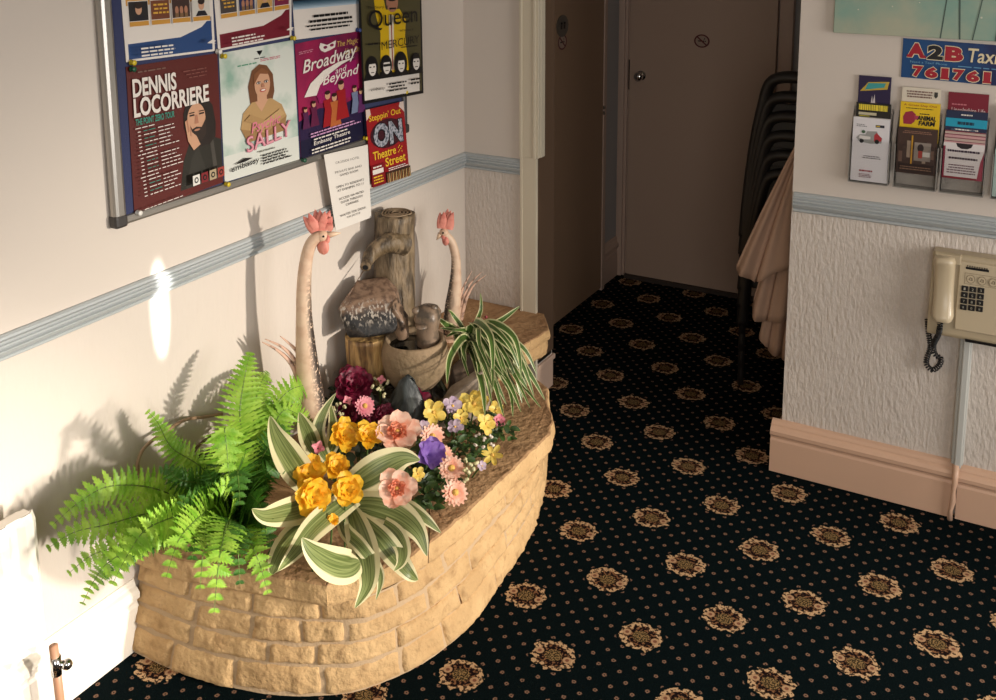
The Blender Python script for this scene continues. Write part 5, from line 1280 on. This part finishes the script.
def flower(kind, label, px, py, z, r_px, sd, axis=None, group=None, cat='flower', name=None, foot=None):
    c = at(px, py, 2, z); depth = (c-CAM).dot(ROT @ V((0, 0, -1))); R = r_px*depth/F_PX
    rnd = random.Random(sd); ax = V(axis) if axis else (V((CAM.x-c.x, CAM.y-c.y, CAM.z-c.z)).normalized()*.75+V((rnd.uniform(-.1, .6), rnd.uniform(-.2, .35), .35))).normalized()
    x = ax.orthogonal().normalized(); y = ax.cross(x)
    D = lambda a: x*math.cos(a)+y*math.sin(a)
    ft = V(foot) if foot else V((min(c.x-.03, .56), c.y+.02, GROUND)); root = thing(name or 'flower', label, cat, ft, group)
    b = MB(); a0 = rnd.uniform(0, 6)
    if kind == 'peony':
        for w_, (n_, ln, tl) in enumerate(((7, 1.0, .12), (7, .86, .4), (6, .66, .62), (5, .45, .8))):
            for k in range(n_): petal(b, c-ax*R*.25, ax, D(a0+k*2*math.pi/n_+w_*.4), R*ln*rnd.uniform(.9, 1.1), R*.85, .5, tl, 0, .14, rnd.uniform(0, 6))
        ms = M_burg
    elif kind in ('rose', 'freesia'):
        n1 = 6 if kind == 'rose' else 5
        for w_, (n_, ln, tl) in enumerate(((n1, 1.0, .22), (5, .80, .55), (4, .5, .8))):
            for k in range(n_): petal(b, c-ax*R*.35, ax, D(a0+k*2*math.pi/n_+w_*.6), R*ln*rnd.uniform(1.0, 1.25), R*1.0, .6, tl*.85, 0, .10, rnd.uniform(0, 6))
        ms = M_yel
    elif kind == 'hibiscus':
        for k in range(6): petal(b, c-ax*R*.1, ax, D(a0+k*2*math.pi/6), R*rnd.uniform(.9, 1.12), R*.98, .35, .10+.1*(k % 2), 0, .07, rnd.uniform(0, 6))
        for w_ in range(3):
            for k in range(5): petal(b, c, ax, D(a0+k*2*math.pi/5+w_*.5), R*(.5-.1*w_), R*.42, .5, .35+.2*w_, 1, .22, rnd.uniform(0, 6))
        ms = [M_peach, M_peach_d]
    elif kind in ('gerbera', 'daisy'):
        for w_, (ln, tl) in enumerate(((1, .06), (.86, .16), (.55, .30))):
            n_ = 16
            for k in range(n_): petal(b, c, ax, D(a0+k*2*math.pi/n_+w_*.2), R*ln*rnd.uniform(.92, 1.06), R*.26, .3, tl, 0, .02, 0, K=3, N=4)
        ms = M_peach if kind == 'gerbera' else M_pink
    elif kind == 'crocus':
        for w_ in range(2):
            for k in range(3): petal(b, c-ax*R*.8, ax, D(a0+k*2*math.pi/3+w_*math.pi/3), R*1.7, R*1.5, .9, .60+.12*w_, 0, .02, k, K=7, N=8)
        ms = M_purp
    elif kind in ('pansy', 'primrose', 'lilac', 'rosebud'):
        for k in range(5): petal(b, c, ax, D(a0+k*2*math.pi/5), R*rnd.uniform(.95, 1.15), R*.86, .35, (.05+.22*(k % 2)) if kind != 'rosebud' else .55, 0, .12, k*1.7)
        if kind == 'rosebud':
            for k in range(5): petal(b, c, ax, D(a0+.6+k*2*math.pi/5), R*.7, R*.9, .5, .75, 0, .05, k)
        ms = {'pansy': M_pale, 'primrose': M_pale, 'lilac': M_lil, 'rosebud': M_pink}[kind]
    elif kind == 'star':
        for k in range(6): petal(b, c, ax, D(a0+k*2*math.pi/6), R*1.05, R*.5, .4, .2, 0, .03, k)
        ms = M_pale
    elif kind == 'bud':
        for k in range(5): petal(b, c-ax*R*.8, ax, D(a0+k*2*math.pi/5), R*1.7, R*1.1, .9, .78, 0, .05, k)
        ms = M_burg
    elif kind == 'smallbud':
        for k in range(4): petal(b, c-ax*R*.6, ax, D(a0+k*2*math.pi/4), R*1.5, R*1.1, .9, .8, 0, .03, k)
        ms = M_pink
    b.build('blossom', ms, root, smooth=True, recalc=False)
    if kind in ('gerbera', 'daisy', 'pansy', 'primrose', 'lilac', 'star', 'hibiscus'):
        b = MB(); s_ = .26 if kind in ('gerbera', 'daisy') else .14; b.sphere(c+ax*R*.08, R*s_, 8); b.build('centre', M_gold, root, smooth=True)
    if kind == 'crocus' or kind == 'bud' or kind == 'smallbud': pass
    b = MB(); d_ = ax*R*(.3 if kind != 'crocus' else .75); b.tube(catmull([c-d_, (c-d_).lerp(ft, .4)-ax*R*.5, ft], 5), .0024, 6); b.build('stem', stem_g, root, smooth=True)
    return root
BG = 'flowers set in the planter'
FL = [('peony', 'largest burgundy peony, below the tree stump', 354, 384, .40, 20), ('peony', 'burgundy bloom behind the pink daisy', 346, 414, .36, 15), ('peony', 'burgundy bloom in front of the slate rock', 386, 416, .35, 14), ('bud', 'upright burgundy bud right of the slate rock', 417, 403, .36, 12),
      ('peony', 'small burgundy bloom left of the slate rock foot', 372, 421, .34, 11),
      ('daisy', 'small pink daisy among the burgundy blooms', 364.5, 406, .39, 10.5), ('rose', 'golden bloom just left of the upper peach bloom', 345, 434, .44, 15), ('freesia', 'golden bloom touching the upper peach bloom', 369, 434, .44, 13),
      ('rose', 'small golden bloom half way up the golden cluster', 337, 465, .44, 13), ('rose', 'golden bloom at the far left of the golden cluster', 309, 472, .46, 16), ('rose', 'largest golden bloom, lowest left of the cluster', 314, 496, .47, 18), ('freesia', 'golden bloom at the right of the largest golden one', 348, 489, .46, 16),
      ('rose', 'tiny golden bloom under the cream leaves', 333, 520, .42, 6), ('hibiscus', 'large upper peach bloom beside the golden blooms', 397, 433, .43, 23), ('hibiscus', 'lower peach bloom above the striped leaves', 397, 489, .415, 20),
      ('gerbera', 'upper peach daisy above the purple crocus', 432, 436.5, .37, 12.5), ('crocus', 'purple crocus beside the peach daisies', 431, 453.5, .36, 11.5), ('gerbera', 'middle peach daisy right of the purple crocus', 451.5, 468.5, .34, 13.5), ('gerbera', 'lowest peach daisy nearest the planter edge', 455, 492.5, .32, 13.5),
      ('gerbera', 'pale peach bloom tucked behind the middle peach daisy', 444, 454, .345, 9),
      ('pansy', 'pale yellow pansy above the upper peach daisy', 433.5, 412.5, .38, 12), ('pansy', 'largest pale yellow pansy under the spider plant', 474, 404, .37, 14), ('primrose', 'pale yellow bloom at the back below the spider plant', 496, 410, .34, 8), ('star', 'pale yellow star shaped bloom nearest the stone edge', 492.5, 455, .31, 11),
      ('primrose', 'cream yellow bloom in the middle of the small leaves', 486, 424, .35, 10), ('primrose', 'tiny yellow bloom beside the lower peach bloom', 418, 474, .34, 7), ('lilac', 'lilac bloom between the two pale yellow pansies', 452.5, 406, .375, 10), ('lilac', 'lilac bloom above the purple crocus', 455, 427, .36, 8),
      ('lilac', 'small lilac bloom at the lower edge of the small leaves', 482, 466, .32, 5), ('rosebud', 'small pink rose nearest the spider plant', 498, 422.5, .33, 8), ('lilac', 'pale lilac bloom beside the upper peach daisy', 424, 427, .37, 7), ('smallbud', 'tiny pink bud left of the pink daisy', 347, 401, .40, 4.5),
      ('primrose', 'pale yellow bloom left of the largest pale pansy', 461, 418, .36, 8), ('smallbud', 'tiny pink bud above the white sprays', 381, 380, .41, 4), ('smallbud', 'peach bud by the striped leaves left of the golden blooms', 318, 448, .45, 6)]
for k, (kind, label, px, py, z, r) in enumerate(FL): flower(kind, label, px, py, z, r, 100+k, group=BG)
def spray(label, spots, z, rad, sd, m=M_cream):
    """a spray of tiny round blossoms on thin stems"""
    rnd = random.Random(sd); cx = sum(s_[0] for s_ in spots)/len(spots); cy = sum(s_[1] for s_ in spots)/len(spots)
    c = at(cx, cy, 2, z); ft = V((min(c.x-.02, .56), c.y+.02, GROUND)); root = thing('flower_spray', label, 'flower', ft, 'sprays of tiny blossoms')
    b = MB(); s_ = MB(); s_.tube([ft, c-V((0, 0, .02))], .002, 6)
    for px, py in spots:
        P = at(px+rnd.uniform(-1, 1), py+rnd.uniform(-1, 1), 2, z+rnd.uniform(-.012, .012)); s_.tube([c-V((0, 0, .02)), P], .0009, 4)
        for q in range(3): b.sphere(P+V((rnd.uniform(-1, 1), rnd.uniform(-1, 1), rnd.uniform(-1, 1)))*rad*1.1, rad, 5)
    b.build('blossoms', m, root, smooth=True); s_.build('stems', stem_g, root)
spray('spray of tiny cream blossoms right of the largest burgundy peony', [(376, 378), (380, 384), (384, 388), (378, 390), (383, 395), (373, 386), (388, 382)], .40, .0042, 1)
spray('spray of tiny cream blossoms left of the pink daisy', [(333, 408), (338, 404), (341, 412), (330, 414), (344, 408), (328, 408)], .40, .0042, 2)
spray('spray of tiny cream blossoms beside the middle peach daisy', [(466, 460), (470, 466), (468, 474), (473, 470), (464, 470), (475, 462), (466, 480)], .335, .0045, 3)
spray('spray of tiny white blossoms among the small leaves', [(478, 436), (484, 440), (490, 437), (482, 446), (476, 444), (493, 444)], .34, .004, 4, M_wh)
spray('spray of tiny lilac blossoms behind the pale yellow pansies', [(446, 402), (456, 400), (462, 404), (450, 410), (458, 412)], .37, .0042, 5, M_lil)
def leafy(label, spots, n, sd, m, size=(.018, .034), name='leafy_sprig'):
    rnd = random.Random(sd); P0 = [at(px, py, 2, z) for px, py, z in spots]; c = sum(P0, V((0, 0, 0)))/len(P0); root = thing(name, label, 'foliage', (min(c.x, .56), c.y, GROUND))
    b = MB(); st = MB()
    for p in P0: st.tube([V((min(c.x+(p.x-c.x)*.4, .58), c.y+(p.y-c.y)*.4, GROUND)), p], .0018, 5)
    for k in range(n):
        p = rnd.choice(P0)+V((rnd.uniform(-.03, .03), rnd.uniform(-.03, .03), rnd.uniform(-.035, .012))); a = rnd.uniform(0, 6.28); d = V((math.cos(a), math.sin(a), rnd.uniform(-.2, .7))).normalized(); L = rnd.uniform(*size)
        P = catmull([p, p+d*L*.5+V((0, 0, .004)), p+d*L], 4); q = strip_leaf(P, L*.52, (VN+V((rnd.uniform(-.4, .4), rnd.uniform(-.4, .4), .3))), .25, lens_, K=5)
        o_n = len(b.v); b.v += q.v; b.uv += q.uv; b.f += [tuple(i+o_n for i in f) for f in q.f]; b.m += q.m
    b.build('leaves', m, root, smooth=True, recalc=False); st.build('stems', stem_g, root)
leafy('small green leaves around the pale yellow pansies', [(445, 418, .34), (462, 410, .34), (480, 415, .33), (490, 425, .32), (470, 430, .33), (455, 440, .32), (482, 440, .32), (475, 455, .31), (460, 448, .31), (500, 432, .31)], 150, 3, bush_m)
leafy('green leaves under the peach and purple flowers', [(440, 470, .30), (425, 478, .31), (430, 490, .30), (415, 465, .32), (438, 485, .30), (420, 500, .29), (410, 480, .31), (445, 480, .29), (425, 455, .32)], 110, 4, bush_m, (.02, .042))
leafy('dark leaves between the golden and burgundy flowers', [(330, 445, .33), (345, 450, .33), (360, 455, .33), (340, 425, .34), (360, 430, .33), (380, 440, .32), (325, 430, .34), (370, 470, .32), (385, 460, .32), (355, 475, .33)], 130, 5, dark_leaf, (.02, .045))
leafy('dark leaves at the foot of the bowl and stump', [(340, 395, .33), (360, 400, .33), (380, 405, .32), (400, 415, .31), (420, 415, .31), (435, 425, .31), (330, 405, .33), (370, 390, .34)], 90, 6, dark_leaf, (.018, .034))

# ------------------------------------------------------------------ stacked chairs and cloth in the passage
blk = mat('chair_black_metal', (34, 30, 27), .4, .2); blk_seat = mat('chair_black_vinyl', (30, 27, 25), .55)
def chair_parts(root):
    """stacking chair; x across, +y is the way it faces, z up"""
    w_, d_, sh, bh = .21, .36, .40, .83
    for s in (-1, 1):
        b = MB(); b.tube(catmull([(s*w_, 0, 0), (s*w_, .0, sh*.5), (s*(w_-.005), -.005, sh)], 4), .012, 8); b.build('rear_leg', blk, root, smooth=True)
        b = MB(); b.tube(catmull([(s*w_, d_+.02, 0), (s*w_, d_, sh*.5), (s*(w_-.01), d_-.02, sh-.01)], 4), .012, 8); b.build('front_leg', blk, root, smooth=True)
    # flat-sided arched back frame
    P = [(-w_, -.005, sh-.16), (-w_+.012, -.01, sh), (-w_+.034, -.02, sh+.18), (-w_+.060, -.03, bh-.12), (-w_+.085, -.035, bh-.03), (-w_+.13, -.037, bh), (0, -.038, bh+.004), (w_-.13, -.037, bh), (w_-.085, -.035, bh-.03), (w_-.060, -.03, bh-.12), (w_-.034, -.02, sh+.18), (w_-.012, -.01, sh), (w_, -.005, sh-.16)]
    b = MB(); b.tube(catmull(P, 6), .026, 10, squash=.8); b.build('back_frame', blk, root, smooth=True)
    b = MB(); b.box((-w_+.05, -.03, sh+.18), (w_-.05, -.014, sh+.34)); b.build('backrest', blk_seat, root, bevel=.006)
    b = MB(); b.box((-w_, .0, sh-.022), (w_, d_+.01, sh+.006)); b.build('seat', blk_seat, root, bevel=.01)
CH = V((1.078, 1.24, 0))
first = thing('stacking_chair', 'black stacking chair at the bottom of the stack behind the right wall', 'chair', CH, 'black chairs stacked in the passage')
first.rotation_euler = (0, 0, 0)
kids = []
chair_parts(first)
for ch in list(first.children): ch.matrix_parent_inverse.identity()
first.rotation_euler = (0, 0, math.radians(-8))
names = ['second lowest', 'third lowest', 'fourth lowest', 'fifth lowest', 'topmost']
for k in range(5):
    r = first.copy(); sc.collection.objects.link(r); r.location = CH+V((0, -.003*(k+1), .068*(k+1)))
    r['label'] = 'black stacking chair, %s of the stack behind the right wall' % names[k]
    for ch in first.children:
        if ch.type == 'MESH':
            q = ch.copy(); sc.collection.objects.link(q); q.parent = r

cloth_m = mat('tan_cloth', (184, 152, 130), .85, bump=(500, .15))
root = thing('draped_cloth', 'tan cloth hanging in folds over the stacked chairs by the wall', 'cloth', (1.1, 1.02, .2))
def flap(top, hem, Y0, depth, sd, nfold):
    """fan of cloth from the top edge to the hem; edges given as pixels on the upright plane y = Y0"""
    N, K = 18, 60; rows = []
    for i in range(N+1):
        f = i/N; row = []
        for k in range(K+1):
            u = k/K; a = at(*[top[0][j]+(top[1][j]-top[0][j])*u for j in (0, 1)], 1, Y0)
            hi = u*(len(hem)-1); j0 = min(int(hi), len(hem)-2); g_ = hi-j0; h = at(hem[j0][0]*(1-g_)+hem[j0+1][0]*g_, hem[j0][1]*(1-g_)+hem[j0+1][1]*g_, 1, Y0)
            p = a.lerp(h, f); amp = depth*f**.7; ph = u*nfold*2*math.pi+sd+.6*math.sin(f*3+sd)
            p.y += amp*(.55*math.sin(ph)+.2*math.sin(2.3*ph+sd)); p.z += .006*f*math.sin(ph); p.x += .008*f*math.cos(ph)
            row.append(p)
        rows.append(row)
    b = MB(); b.grid(rows); o = b.build('fold', cloth_m, root, smooth=True); s_ = o.modifiers.new('solid', 'SOLIDIFY'); s_.thickness = .0025; return o
b = MB(); a0, a1 = at(799, 138, 1, 1.02), at(806, 142, 1, 1.02)
b.grid([[a0, a1], [V((a0.x+.01, 1.10, a0.z+.03)), V((a1.x+.02, 1.10, a1.z+.03))], [V((a0.x+.02, 1.20, a0.z+.03)), V((a1.x+.06, 1.20, a1.z+.03))], [V((a0.x+.03, 1.25, a0.z-.02)), V((a1.x+.08, 1.25, a1.z-.02))]])
o = b.build('top_fold', cloth_m, root, smooth=True); o.modifiers.new('solid', 'SOLIDIFY').thickness = .0025
flap([(799, 138), (806, 142)], [(733, 266), (738, 271), (744, 273), (752, 284), (760, 282), (775, 270), (800, 268)], 1.02, .030, .5, 2.2)
flap([(798, 150), (808, 160)], [(752, 300), (757, 318), (766, 322), (775, 320), (790, 320), (812, 320)], 1.05, .028, 1.7, 2.6)
flap([(797, 160), (808, 170)], [(762, 335), (766, 348), (774, 352), (782, 357), (790, 357), (812, 357)], 1.08, .026, 3.0, 3.2)
